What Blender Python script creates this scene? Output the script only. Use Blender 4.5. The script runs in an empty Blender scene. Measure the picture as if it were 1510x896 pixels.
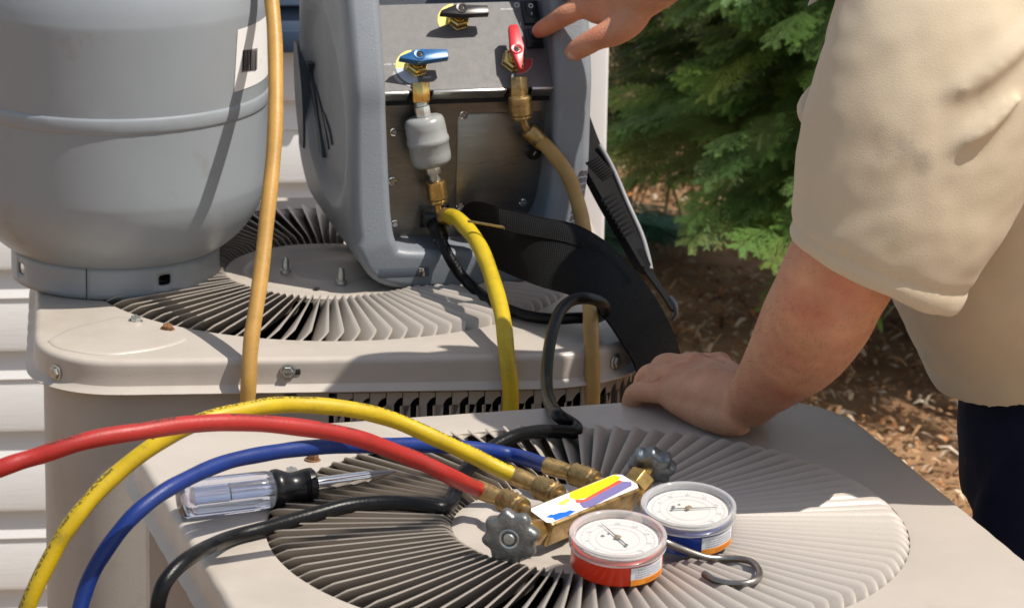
import bpy, bmesh, math, random
import numpy as np
from mathutils import Vector, Matrix, Quaternion
random.seed(7); RNG = np.random.default_rng(7)
SC = bpy.context.scene; COL = SC.collection
PI = math.pi

# ------------------------------------------------------------------ camera, sky, sun, exposure
FPX, IW, IH = 5600.0, 1510, 896
PITCH, ROLL = 0.28086862, 0.01922715
CZ = 1.953
ZN = CZ - 1.09288          # top of the near unit
ZF = CZ - 1.15889          # top of the far unit
C1 = Vector((0.0687, 3.0962)); C2 = Vector((-0.2116, 4.1436))
cd = bpy.data.cameras.new('camera'); cam = bpy.data.objects.new('camera', cd); COL.objects.link(cam)
cd.sensor_width = 36; cd.lens = 36 * FPX / IW; cd.clip_start = 0.05; cd.clip_end = 500
cd.dof.use_dof = True; cd.dof.focus_distance = 3.6; cd.dof.aperture_fstop = 20
F0 = Vector((0, math.cos(PITCH), -math.sin(PITCH))); U0 = Vector((0, math.sin(PITCH), math.cos(PITCH))); R0 = Vector((1, 0, 0))
Rv = R0 * math.cos(ROLL) + U0 * math.sin(ROLL); Uv = U0 * math.cos(ROLL) - R0 * math.sin(ROLL)
m = Matrix.Identity(4)
for i in range(3):
    m[i][0] = Rv[i]; m[i][1] = Uv[i]; m[i][2] = -F0[i]
m.translation = (0, 0, CZ); cam.matrix_world = m
SC.camera = cam
CAMP = Vector((0, 0, CZ))

SUN_AZ, SUN_EL = math.radians(17), math.radians(60)     # azimuth measured from +x towards the camera
SDIR = Vector((math.cos(SUN_EL) * math.cos(SUN_AZ), -math.cos(SUN_EL) * math.sin(SUN_AZ), math.sin(SUN_EL)))
w = bpy.data.worlds.new('World'); SC.world = w; w.use_nodes = True
nt = w.node_tree; bgn = nt.nodes['Background']
sky = nt.nodes.new('ShaderNodeTexSky'); sky.sky_type = 'NISHITA'; sky.sun_disc = False
sky.sun_elevation = SUN_EL; sky.sun_rotation = math.atan2(SDIR.x, SDIR.y)
tint = nt.nodes.new('ShaderNodeMix'); tint.data_type = 'RGBA'; tint.blend_type = 'MULTIPLY'; tint.inputs[0].default_value = 1; tint.inputs[7].default_value = (1.13, 1.0, .84, 1)
nt.links.new(sky.outputs[0], tint.inputs[6]); nt.links.new(tint.outputs[2], bgn.inputs[0]); bgn.inputs[1].default_value = 0.125
ld = bpy.data.lights.new('sun', 'SUN'); ld.energy = 4.2; ld.angle = math.radians(0.5); ld.color = (1.0, 0.94, 0.85)
sun = bpy.data.objects.new('sun', ld); COL.objects.link(sun); sun.location = (3, -1, 6)
sun.rotation_euler = SDIR.to_track_quat('Z', 'Y').to_euler()
SC.view_settings.view_transform = 'Standard'; SC.view_settings.look = 'None'
SC.view_settings.exposure = 0.36; SC.view_settings.gamma = 1
SC.cycles.max_bounces = 8; SC.cycles.caustics_refractive = False; SC.cycles.caustics_reflective = False

# ------------------------------------------------------------------ measuring helpers (points of the place from the photograph)
def ray(px, py):
    x = (px - 755) / FPX; y = (py - 448) / FPX
    return (F0 + Rv * x - Uv * y)
def P(px, py, Y):
    d = ray(px, py); return CAMP + d * (Y / d.y)
def Z(px, py, z):
    d = ray(px, py); return CAMP + d * ((z - CZ) / d.z)
def PL(px, py, p0, n):
    d = ray(px, py); return CAMP + d * ((p0 - CAMP).dot(n) / d.dot(n))

# ------------------------------------------------------------------ object helpers
MW = {}
def thing(name, label, cat, loc=(0, 0, 0), rot=0.0, group=None):
    o = bpy.data.objects.new(name, None); COL.objects.link(o); o.empty_display_size = .05
    mm = Matrix.Translation(Vector(loc)) @ Matrix.Rotation(rot, 4, 'Z')
    o.location = loc; o.rotation_euler = (0, 0, rot); MW[o.name] = mm
    o['label'] = label; o['category'] = cat
    if group: o['group'] = group
    return o
def frame(o, u, v, n=None):
    """4x4 matrix with origin o, x axis u, y axis v"""
    u = Vector(u).normalized(); n = u.cross(Vector(v)).normalized() if n is None else Vector(n).normalized()
    v = n.cross(u).normalized(); mm = Matrix.Identity(4)
    for i in range(3):
        mm[i][0] = u[i]; mm[i][1] = v[i]; mm[i][2] = n[i]; mm[i][3] = o[i]
    return mm
def axis_frame(p, n, hint=(0, 0, 1)):
    n = Vector(n).normalized(); h = Vector(hint)
    if abs(n.dot(h.normalized())) > .97: h = Vector((1, 0, 0))
    u = h.cross(n).normalized(); return frame(p, u, n.cross(u), n)
def cr(pts, n=8):
    pts = [Vector(p) for p in pts]
    q = [pts[0] * 2 - pts[1]] + pts + [pts[-1] * 2 - pts[-2]]; out = []
    for i in range(1, len(q) - 2):
        a, b, c, d = q[i - 1:i + 3]
        for k in range(n):
            t = k / n
            out.append(((b * 2) + (c - a) * t + (a * 2 - b * 5 + c * 4 - d) * t * t + (b * 3 - a - c * 3 + d) * t ** 3) * .5)
    out.append(pts[-1]); return out
def interp(xs, n=8):
    return [v.x for v in cr([(x, 0, 0) for x in xs], n)]
class MB:
    def __init__(s): s.v = []; s.f = []; s.uv = {}; s.mi = []
    def add(s, vs, fs, M=None, mi=0):
        b = len(s.v)
        s.v += [tuple(M @ Vector(v)) if M is not None else tuple(v) for v in vs]
        s.f += [tuple(i + b for i in f) for f in fs]; s.mi += [mi] * len(fs); return b
    def loft(s, rings, closed=True, cap=(True, True), M=None, mi=0):
        n = len(rings[0]); vs = [p for r in rings for p in r]; fs = []
        for i in range(len(rings) - 1):
            for j in range(n if closed else n - 1):
                k = (j + 1) % n
                fs.append((i * n + j, i * n + k, (i + 1) * n + k, (i + 1) * n + j))
        if cap[0]: fs.append(tuple(range(n))[::-1])
        if cap[1]: fs.append(tuple((len(rings) - 1) * n + j for j in range(n)))
        s.add(vs, fs, M, mi); return s
    def tube(s, pts, r, n=12, cap=(True, True), flat=None, up=None, uv=False, mi=0):
        """pts: list of points, r: number or list; flat: list of (a,b) half axes with b along 'up'"""
        pts = [Vector(p) for p in pts]; N = len(pts); rings = []; L = 0; prev = None; b0 = len(s.v); Ls = []
        for i, p in enumerate(pts):
            t = (pts[min(i + 1, N - 1)] - pts[max(i - 1, 0)]).normalized()
            if up is not None:
                uu = Vector(up[i] if isinstance(up, list) else up); b = (uu - t * uu.dot(t)).normalized()
            elif prev is None:
                h = Vector((0, 0, 1)) if abs(t.z) < .9 else Vector((0, -1, 0)); b = (h - t * h.dot(t)).normalized()
            else: b = (prev - t * prev.dot(t)).normalized()
            prev = b; a = b.cross(t)
            rr = r[i] if isinstance(r, (list, tuple)) else r
            ra, rb = flat[i] if flat else (rr, rr)
            rings.append([p + a * (ra * math.cos(2 * PI * k / n)) + b * (rb * math.sin(2 * PI * k / n)) for k in range(n)])
            if i: L += (p - pts[i - 1]).length
            Ls.append(L)
        f0 = len(s.f); s.loft(rings, True, cap, mi=mi)
        if uv:
            for fi in range(f0, f0 + (N - 1) * n):
                i, j = divmod(fi - f0, n)
                s.uv[fi] = [(Ls[i], j / n), (Ls[i], (j + 1) / n), (Ls[i + 1], (j + 1) / n), (Ls[i + 1], j / n)]
        return s
    def lathe(s, prof, n=32, M=None, cap=(True, True), mi=0):
        s.loft([[(r * math.cos(2 * PI * k / n), r * math.sin(2 * PI * k / n), z) for k in range(n)] for r, z in prof], True, cap, M, mi); return s
    def box(s, c, sz, M=None, mi=0):
        x, y, z = [a / 2 for a in sz]; c = Vector(c)
        vs = [c + Vector((sx * x, sy * y, sz_ * z)) for sz_ in (-1, 1) for sy in (-1, 1) for sx in (-1, 1)]
        s.add(vs, [(0, 2, 3, 1), (4, 5, 7, 6), (0, 1, 5, 4), (2, 6, 7, 3), (0, 4, 6, 2), (1, 3, 7, 5)], M, mi); return s
    def prism(s, out, z0, z1, M=None, mi=0):
        n = len(out); vs = [(x, y, z0) for x, y in out] + [(x, y, z1) for x, y in out]
        fs = [tuple(range(n))[::-1], tuple(range(n, 2 * n))] + [(i, (i + 1) % n, n + (i + 1) % n, n + i) for i in range(n)]
        s.add(vs, fs, M, mi); return s
    def sphere(s, c, r, n=12, M=None, mi=0):
        rx, ry, rz = (r, r, r) if not isinstance(r, tuple) else r; c = Vector(c); rings = []
        for i in range(1, n):
            a = PI * i / n
            rings.append([(c.x + rx * math.sin(a) * math.cos(2 * PI * k / (2 * n)), c.y + ry * math.sin(a) * math.sin(2 * PI * k / (2 * n)), c.z - rz * math.cos(a)) for k in range(2 * n)])
        s.loft(rings, True, (True, True), M, mi); return s
def mesh_of(name, mb, bevel=0, seg=2, smooth=35, inv=None):
    vs = mb.v
    if inv is not None: vs = [tuple(inv @ Vector(v)) for v in vs]
    me = bpy.data.meshes.new(name); me.from_pydata(vs, [], mb.f)
    if any(mb.mi): me.polygons.foreach_set('material_index', mb.mi)
    if mb.uv:
        ul = me.uv_layers.new(name='UVMap')
        for fi, uvs in mb.uv.items():
            for li, q in zip(me.polygons[fi].loop_indices, uvs): ul.data[li].uv = q
    bm = bmesh.new(); bm.from_mesh(me)
    bmesh.ops.recalc_face_normals(bm, faces=bm.faces)
    if bevel:
        ed = [e for e in bm.edges if len(e.link_faces) == 2 and e.calc_face_angle(0) > math.radians(28)]
        bmesh.ops.bevel(bm, geom=ed, offset=bevel, segments=seg, profile=.5, affect='EDGES', clamp_overlap=True)
    bm.to_mesh(me); bm.free()
    if smooth:
        me.polygons.foreach_set('use_smooth', [True] * len(me.polygons)); me.set_sharp_from_angle(angle=math.radians(smooth))
    return me
def link(name, me, mat, parent=None):
    o = bpy.data.objects.new(name, me); COL.objects.link(o)
    if mat is not None and len(me.materials) == 0:
        for mm in (mat if isinstance(mat, (list, tuple)) else [mat]): me.materials.append(mm)
    if parent is not None:
        o.parent = parent; MW[o.name] = MW[parent.name]
    else: MW[o.name] = Matrix.Identity(4)
    return o
def obj(name, mb, mat, parent=None, world=False, label=None, **k):
    inv = MW[parent.name].inverted() if (world and parent is not None) else None
    o = link(name, mesh_of(name, mb, inv=inv, **k), mat, parent)
    if label: o['label'] = label
    return o
def single(o, label, cat, group=None):
    o['label'] = label; o['category'] = cat
    if group: o['group'] = group
    return o
def text(name, s, size, M, mat, parent, ext=0.0, align='CENTER', bend=None):
    cu = bpy.data.curves.new(name, 'FONT'); cu.body = s; cu.size = size; cu.align_x = align; cu.align_y = 'CENTER'; cu.resolution_u = 2
    t = bpy.data.objects.new('tmp', cu); COL.objects.link(t)
    dg = bpy.context.evaluated_depsgraph_get(); me = bpy.data.meshes.new_from_object(t.evaluated_get(dg))
    bpy.data.objects.remove(t); me.materials.clear()
    for v in me.vertices: v.co = (bend(v.co) if bend else (M @ v.co))
    return link(name, me, mat, parent)

# ------------------------------------------------------------------ materials
def pm(name, col, rough=.5, metal=0., var=.12, vs=12., bump=0., bs=150., dirt=None, ds=6., dlo=.55, dhi=.75, coat=0., spec=.5, sss=0., trans=0., rvar=.1, ior=1.5, stretch=None, sheen=0.):
    mt = bpy.data.materials.new(name); mt.use_nodes = True; t = mt.node_tree; N = t.nodes; L = t.links
    b = N['Principled BSDF']; b.inputs['Metallic'].default_value = metal; b.inputs['IOR'].default_value = ior
    b.inputs['Specular IOR Level'].default_value = spec; b.inputs['Coat Weight'].default_value = coat; b.inputs['Coat Roughness'].default_value = .08
    b.inputs['Transmission Weight'].default_value = trans; b.inputs['Sheen Weight'].default_value = sheen
    if sss:
        b.inputs['Subsurface Weight'].default_value = sss; b.inputs['Subsurface Radius'].default_value = (1, .35, .2); b.inputs['Subsurface Scale'].default_value = .006
    tc = N.new('ShaderNodeTexCoord'); src = tc.outputs['Object']
    if stretch:
        mp = N.new('ShaderNodeMapping'); mp.inputs['Scale'].default_value = stretch; L.new(src, mp.inputs[0]); src = mp.outputs[0]
    def noise(scale, det=4, rg=.55):
        n = N.new('ShaderNodeTexNoise'); n.inputs['Scale'].default_value = scale; n.inputs['Detail'].default_value = det; n.inputs['Roughness'].default_value = rg; L.new(src, n.inputs['Vector']); return n
    n1 = noise(vs, 5, .6); mr = N.new('ShaderNodeMapRange'); mr.inputs[1].default_value = .25; mr.inputs[2].default_value = .75; mr.inputs[3].default_value = 1 - var; mr.inputs[4].default_value = 1 + var
    L.new(n1.outputs[0], mr.inputs[0])
    mx = N.new('ShaderNodeMix'); mx.data_type = 'RGBA'; mx.blend_type = 'MULTIPLY'; mx.inputs[0].default_value = 1
    mx.inputs[6].default_value = (*col, 1); L.new(mr.outputs[0], mx.inputs[7]); out = mx.outputs[2]
    if dirt:
        n2 = noise(ds, 8, .65); rp = N.new('ShaderNodeMapRange'); rp.inputs[1].default_value = dlo; rp.inputs[2].default_value = dhi; L.new(n2.outputs[0], rp.inputs[0])
        m2 = N.new('ShaderNodeMix'); m2.data_type = 'RGBA'; L.new(rp.outputs[0], m2.inputs[0]); L.new(out, m2.inputs[6]); m2.inputs[7].default_value = (*dirt, 1); out = m2.outputs[2]
    L.new(out, b.inputs['Base Color'])
    r2 = N.new('ShaderNodeMapRange'); r2.inputs[3].default_value = max(.02, rough - rvar); r2.inputs[4].default_value = min(1, rough + rvar); n3 = noise(vs * 2.3, 4); L.new(n3.outputs[0], r2.inputs[0]); L.new(r2.outputs[0], b.inputs['Roughness'])
    if bump:
        n4 = noise(bs, 3); bp = N.new('ShaderNodeBump'); bp.inputs['Strength'].default_value = min(1, bump); bp.inputs['Distance'].default_value = .001 * max(1, bump); L.new(n4.outputs[0], bp.inputs['Height']); L.new(bp.outputs[0], b.inputs['Normal'])
    mt['out'] = 0
    return mt
def specks(mt, col, scale, thr, amt=1., sc2=3.):
    N, L, b = nd(mt); tc = N.new('ShaderNodeTexCoord'); vo = N.new('ShaderNodeTexVoronoi'); vo.inputs['Scale'].default_value = scale; L.new(tc.outputs['Object'], vo.inputs['Vector'])
    no = N.new('ShaderNodeTexNoise'); no.inputs['Scale'].default_value = sc2; no.inputs['Detail'].default_value = 3; L.new(tc.outputs['Object'], no.inputs['Vector'])
    sub = N.new('ShaderNodeMath'); sub.operation = 'MULTIPLY'; L.new(no.outputs[0], sub.inputs[0]); sub.inputs[1].default_value = thr * 2
    lt = N.new('ShaderNodeMath'); lt.operation = 'LESS_THAN'; L.new(vo.outputs['Distance'], lt.inputs[0]); L.new(sub.outputs[0], lt.inputs[1])
    sr = N.new('ShaderNodeSeparateColor'); L.new(vo.outputs['Color'], sr.inputs[0]); g_ = N.new('ShaderNodeMath'); g_.operation = 'GREATER_THAN'; L.new(sr.outputs[0], g_.inputs[0]); g_.inputs[1].default_value = .6
    k = N.new('ShaderNodeMath'); k.operation = 'MULTIPLY'; L.new(lt.outputs[0], k.inputs[0]); L.new(g_.outputs[0], k.inputs[1]); k2 = N.new('ShaderNodeMath'); k2.operation = 'MULTIPLY'; L.new(k.outputs[0], k2.inputs[0]); k2.inputs[1].default_value = amt
    old = b.inputs['Base Color'].links[0].from_socket; mx = N.new('ShaderNodeMix'); mx.data_type = 'RGBA'; L.new(k2.outputs[0], mx.inputs[0]); L.new(old, mx.inputs[6]); mx.inputs[7].default_value = (*col, 1); L.new(mx.outputs[2], b.inputs['Base Color'])
def stains(mt, spots, col, amt=.6, nscale=40.):
    """soft irregular marks at given object-space places: (point, radius)"""
    N, L, b = nd(mt); tc = N.new('ShaderNodeTexCoord'); no = N.new('ShaderNodeTexNoise'); no.inputs['Scale'].default_value = nscale; no.inputs['Detail'].default_value = 5; L.new(tc.outputs['Object'], no.inputs['Vector'])
    for p, r in spots:
        d = N.new('ShaderNodeVectorMath'); d.operation = 'DISTANCE'; L.new(tc.outputs['Object'], d.inputs[0]); d.inputs[1].default_value = p
        mr = N.new('ShaderNodeMapRange'); mr.inputs[1].default_value = r; mr.inputs[2].default_value = 0; L.new(d.outputs['Value'], mr.inputs[0])
        m1 = N.new('ShaderNodeMath'); m1.operation = 'MULTIPLY'; L.new(mr.outputs[0], m1.inputs[0]); L.new(no.outputs[0], m1.inputs[1]); m2 = N.new('ShaderNodeMapRange'); m2.inputs[1].default_value = .15; m2.inputs[2].default_value = .45; m2.inputs[4].default_value = amt; L.new(m1.outputs[0], m2.inputs[0])
        old = b.inputs['Base Color'].links[0].from_socket; mx = N.new('ShaderNodeMix'); mx.data_type = 'RGBA'; L.new(m2.outputs[0], mx.inputs[0]); L.new(old, mx.inputs[6]); mx.inputs[7].default_value = (*col, 1); L.new(mx.outputs[2], b.inputs['Base Color'])
def nd(mt): return mt.node_tree.nodes, mt.node_tree.links, mt.node_tree.nodes['Principled BSDF']
PAINT = pm('unit_paint', (.46, .412, .362), .36, var=.07, vs=9, bump=.12, bs=500, dirt=(.35, .30, .235), ds=5, dlo=.54, dhi=.85, spec=.5)
specks(PAINT, (.22, .18, .13), 170, .075, .55); specks(PAINT, (.30, .26, .20), 38, .05, .35)
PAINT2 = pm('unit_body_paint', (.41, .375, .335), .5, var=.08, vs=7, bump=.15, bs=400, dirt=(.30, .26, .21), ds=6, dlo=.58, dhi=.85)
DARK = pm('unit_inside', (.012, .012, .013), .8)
TANK = pm('cylinder_paint', (.275, .30, .325), .33, var=.05, vs=8, bump=.1, bs=130, dirt=(.22, .215, .2), ds=14, dlo=.62, dhi=.8, spec=.45)
specks(TANK, (.36, .36, .34), 60, .05, .5)
SHELL = pm('machine_plastic', (.20, .222, .250), .42, var=.08, vs=10, bump=.4, bs=620, dirt=(.30, .31, .33), ds=22, dlo=.63, dhi=.8)
specks(SHELL, (.33, .34, .34), 90, .06, .45)
PANEL = pm('panel_print', (.105, .099, .100), .48, var=.06, vs=60, bump=.15, bs=900)
STEEL = pm('brushed_steel', (.27, .25, .225), .30, metal=.95, var=.1, vs=10, bump=.2, bs=60, stretch=(1, 1, 14))
EDGE = pm('steel_edge', (.62, .60, .57), .3, metal=.9)
CHROME = pm('chrome', (.75, .75, .76), .12, metal=1, rvar=.05)
ZINC = pm('zinc', (.52, .53, .5), .35, metal=.85, var=.2, vs=200)
RUST = pm('rust', (.19, .085, .035), .85, var=.4, vs=220, bump=1, bs=600)
BRASS = pm('brass', (.52, .33, .11), .32, metal=.9, var=.2, vs=120, dirt=(.2, .12, .045), ds=90, dlo=.5, dhi=.75)
BRASSD = pm('worn_brass', (.40, .27, .115), .42, metal=.8, var=.25, vs=130, dirt=(.14, .09, .04), ds=120, dlo=.5, dhi=.7)
BRASSN = pm('new_brass', (.66, .47, .17), .22, metal=.95, var=.12, vs=90)
CAST = pm('cast_metal', (.24, .245, .24), .38, metal=.75, var=.3, vs=120, bump=.5, bs=500, dirt=(.08, .08, .08), ds=70, dlo=.5, dhi=.8)
CASTD = pm('cast_metal_bluish', (.17, .19, .21), .36, metal=.75, var=.3, vs=120, bump=.5, bs=500)
RODM = pm('steel_rod', (.27, .25, .23), .34, metal=.9, var=.25, vs=120)
BLACK = pm('black_plastic', (.010, .010, .011), .3, var=.2, spec=.35)
CORD = pm('black_rubber', (.012, .013, .015), .42, spec=.25, var=.25, vs=60, bump=.2, bs=500)
WHITE = pm('white_print', (.78, .78, .78), .55, var=.03)
FILT = pm('filter_paint', (.30, .31, .305), .3, var=.06, vs=40, bump=.15, bs=200)
def hosemat(name, col, ink=(.03, .03, .02), inkv=.5, band=.06, period=.12, frac=.55, rough=.45, dirt=(.1, .08, .04), amt=.75, spec=.4):
    mt = pm(name, col, rough, var=.16, vs=40, bump=.25, bs=400, dirt=dirt, ds=55, dlo=.6, dhi=.95)
    N, L, b = nd(mt); b.inputs['Specular IOR Level'].default_value = spec; uv = N.new('ShaderNodeUVMap'); sp = N.new('ShaderNodeSeparateXYZ'); L.new(uv.outputs[0], sp.inputs[0])
    def M(op, a, bb=None):
        n = N.new('ShaderNodeMath'); n.operation = op
        for i, q in enumerate((a, bb)):
            if q is None: continue
            if isinstance(q, (int, float)): n.inputs[i].default_value = q
            else: L.new(q, n.inputs[i])
        return n.outputs[0]
    inb = M('LESS_THAN', M('ABSOLUTE', M('SUBTRACT', sp.outputs[1], inkv)), band)
    ph = M('LESS_THAN', M('FRACT', M('DIVIDE', sp.outputs[0], period)), frac)
    no = N.new('ShaderNodeTexNoise'); no.inputs['Scale'].default_value = 1; no.inputs['Detail'].default_value = 1
    cx = N.new('ShaderNodeCombineXYZ'); L.new(M('MULTIPLY', sp.outputs[0], 330.), cx.inputs[0]); L.new(M('MULTIPLY', sp.outputs[1], 14.), cx.inputs[1]); L.new(cx.outputs[0], no.inputs['Vector'])
    k = M('MULTIPLY', M('MULTIPLY', inb, ph), M('GREATER_THAN', no.outputs[0], .49)); k = M('MULTIPLY', k, amt)
    old = b.inputs['Base Color'].links[0].from_socket
    mx = N.new('ShaderNodeMix'); mx.data_type = 'RGBA'; L.new(k, mx.inputs[0]); L.new(old, mx.inputs[6]); mx.inputs[7].default_value = (*ink, 1); L.new(mx.outputs[2], b.inputs['Base Color'])
    return mt
YEL = hosemat('yellow_hose', (.50, .35, .008), inkv=.27, band=.055, period=.2, frac=.8)
YEL2 = hosemat('yellow_hose_plain', (.50, .36, .012), inkv=.1, amt=.3)
RED = hosemat('red_hose', (.34, .020, .016), inkv=.22, band=.08, period=.085, frac=.45, amt=.8)
BLU = hosemat('blue_hose', (.005, .026, .165), ink=(.0, .01, .06), inkv=.3, amt=.3)
TAN = hosemat('tan_hose', (.46, .26, .065), inkv=.1, amt=.15)
TAN2 = hosemat('tan_hose_dull', (.38, .235, .075), inkv=.1, amt=.15)

# ------------------------------------------------------------------ ground, litter
def ground_mat():
    mt = pm('mulch_ground', (.19, .105, .055), .95, var=.35, vs=16, bump=1, bs=60, dirt=(.34, .215, .12), ds=2.2, dlo=.42, dhi=.6, spec=.1)
    return mt
g = MB(); n = 60
xs = np.concatenate([np.linspace(-60, -3, 8), np.linspace(-2.5, 5, 50), np.linspace(6, 60, 8)]); ys = np.concatenate([np.linspace(-60, 3, 8), np.linspace(3.5, 13, 60), np.linspace(14, 110, 8)])
gv = [(x, y, (.02 * math.sin(x * 2.1 + y * 1.3) + .015 * math.sin(x * 5.3 - y * 4.1)) * (1 if (-3 < x < 6 and 5 < y < 14) else 0)) for y in ys for x in xs]
nx = len(xs)
gf = [(j * nx + i, j * nx + i + 1, (j + 1) * nx + i + 1, (j + 1) * nx + i) for j in range(len(ys) - 1) for i in range(nx - 1)]
g.add(gv, gf); go = obj('ground', g, ground_mat()); go['kind'] = 'structure'

def colmesh(name, V, Fq, C, mat, parent=None, inv=None):
    """numpy mesh: V (n,3), quads (m,4), per-vertex colour (n,3)"""
    me = bpy.data.meshes.new(name); nv, nf = len(V), len(Fq); k = Fq.shape[1]
    me.vertices.add(nv); me.vertices.foreach_set('co', V.astype(np.float32).ravel())
    me.loops.add(nf * k); me.loops.foreach_set('vertex_index', Fq.astype(np.int32).ravel())
    me.polygons.add(nf); me.polygons.foreach_set('loop_start', np.arange(0, nf * k, k, dtype=np.int32)); me.polygons.foreach_set('loop_total', np.full(nf, k, dtype=np.int32))
    at = me.color_attributes.new('Col', 'FLOAT_COLOR', 'POINT'); at.data.foreach_set('color', np.hstack([C, np.ones((nv, 1))]).astype(np.float32).ravel())
    me.update(calc_edges=True); me.validate()
    return link(name, me, mat, parent)
def attrmat(name, rough=.8, trans=0.):
    mt = bpy.data.materials.new(name); mt.use_nodes = True; N, L, b = nd(mt); a = N.new('ShaderNodeAttribute'); a.attribute_name = 'Col'
    L.new(a.outputs[0], b.inputs['Base Color']); b.inputs['Roughness'].default_value = rough; b.inputs['Specular IOR Level'].default_value = .25
    if trans:
        tr = N.new('ShaderNodeBsdfTranslucent'); L.new(a.outputs[0], tr.inputs[0]); ms = N.new('ShaderNodeMixShader'); ms.inputs[0].default_value = trans
        L.new(b.outputs[0], ms.inputs[1]); L.new(tr.outputs[0], ms.inputs[2]); L.new(ms.outputs[0], N['Material Output'].inputs[0])
    return mt
def litter():
    n = 60000
    x = RNG.uniform(-.4, 3.2, n); y = RNG.uniform(4.9, 11.5, n)
    Ls = RNG.uniform(.007, .032, n) * RNG.choice([.6, 1, 1.6], n, p=[.4, .45, .15]); W = RNG.uniform(.003, .011, n)
    yaw = RNG.uniform(0, 2 * PI, n); tilt = RNG.normal(0, .35, n); z = .008 + RNG.uniform(0, .025, n) + .02 * np.sin(x * 2.1 + y * 1.3) + .015 * np.sin(x * 5.3 - y * 4.1)
    c, s = np.cos(yaw), np.sin(yaw); d = np.stack([c * np.cos(tilt), s * np.cos(tilt), np.sin(tilt)], 1); sd = np.stack([-s, c, RNG.normal(0, .3, n)], 1)
    p = np.stack([x, y, z], 1); up = np.array([0, 0, 1.]); A = p - d * Ls[:, None] / 2; B = p + d * Ls[:, None] / 2; M_ = p + up * (Ls * RNG.uniform(.05, .25, n))[:, None]
    sw = sd * W[:, None] / 2
    V = np.stack([A - sw * .6, A + sw * .6, M_ - sw, M_ + sw, B - sw * .5, B + sw * .5], 1).reshape(-1, 3)
    b = np.arange(n)[:, None] * 6; Fq = np.concatenate([b + np.array([0, 2, 3, 1]), b + np.array([2, 4, 5, 3])])
    pal = np.array([[.30, .17, .085], [.40, .25, .14], [.21, .10, .045], [.48, .37, .26], [.36, .15, .06], [.13, .075, .04], [.5, .42, .33]])
    C = pal[RNG.choice(len(pal), n, p=[.24, .2, .16, .14, .1, .08, .08])] * RNG.uniform(.7, 1.25, (n, 1)); C = np.repeat(C, 6, 0)
    o = colmesh('mulch_litter', V, Fq, C, attrmat('litter', .9)); o['kind'] = 'stuff'
    o['label'] = 'pine straw and bark chips scattered over the brown ground'
litter()
CONC = pm('concrete', (.32, .31, .29), .9, var=.15, vs=14, bump=1, bs=120)
for (c, r) in ((C1, math.radians(16.5)), (C2, math.radians(6.5))):
    b = MB(); b.box((0, 0, .02), (.86, .86, .1), Matrix.Translation((c.x, c.y, .03)) @ Matrix.Rotation(r, 4, 'Z')); o = obj('concrete_pad', b, CONC, bevel=.01); o['kind'] = 'structure'

# ------------------------------------------------------------------ house wall
WROT = math.radians(8)
wl_o = P(887, 200, 4.98)
SID = pm('vinyl_siding', (.82, .82, .815), .5, var=.04, vs=5, bump=.25, bs=90, dirt=(.62, .6, .56), ds=3, dlo=.6, dhi=.9, stretch=(.25, 1, 3))
TRIM = pm('trim_white', (.86, .86, .86), .45, var=.03)
wall = thing('siding_wall', 'white vinyl siding house wall ending in a bright corner post behind the cylinder', 'wall', (wl_o.x, wl_o.y, 0), WROT)
wi = MW[wall.name].inverted(); pitch = .1128
q = wi @ PL(430, 263, MW[wall.name] @ Vector((-.3, 0, 0)), (MW[wall.name].to_3x3() @ Vector((0, -1, 0))))
z0 = q.z - 12 * pitch; bd = None
for k in range(-2, 22):
    z = z0 + k * pitch
    if z < -.05: continue
    if bd is None:
        b = MB(); t = .016
        prof = [(0, 0), (-t, -.002), (-t - .001, .004), (-t * .62, pitch * .55), (-t * .55, pitch * .6), (-t * .75, pitch * .62), (0.001, pitch + .004), (.004, pitch + .004), (.004, 0)]
        b.loft([[(x, y, zz) for y, zz in prof] for x in (-2.6, -.08)]); bd = mesh_of('siding_board', b, smooth=25); bd.materials.append(SID)
    o = link('siding_board', bd, SID, wall); o.location = (0, .0, z)
b = MB(); b.box((-.04, -.005, 1.3), (.085, .055, 2.7)); obj('corner_trim', b, TRIM, wall, bevel=.006)
b = MB(); b.box((-1.3, .12, 1.3), (2.52, .22, 2.68)); obj('wall_core', b, SID, wall)
b = MB(); b.box((-.012, 1.6, 1.3), (.02, 3.0, 2.68)); obj('side_wall', b, SID, wall)
# dark blue shutter seen between the cylinder and the machine
BLUS = pm('shutter_blue', (.03, .055, .10), .5, var=.1)
sp = wi @ PL(423, 75, MW[wall.name] @ Vector((0, -.03, 0)), (MW[wall.name].to_3x3() @ Vector((0, -1, 0))))
sh = thing('wall_shutter', 'dark slate blue shutter on the siding between the tan hose and the machine', 'shutter', MW[wall.name] @ Vector((sp.x, -.03, sp.z)), WROT)
b = MB(); b.box((-.06, 0, .45), (.03, .03, .9)); b.box((.06, 0, .45), (.03, .03, .9)); b.box((0, 0, .015), (.09, .028, .03)); obj('shutter_frame', b, BLUS, sh, bevel=.002)
sl = MB(); sl.box((0, 0, 0), (.09, .006, .038), Matrix.Rotation(-.5, 4, 'X')); sm = mesh_of('shutter_slat', sl, bevel=.002); sm.materials.append(BLUS)
for k in range(26):
    o = link('shutter_slat', sm, BLUS, sh); o.location = (0, 0, .045 + k * .033)

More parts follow.
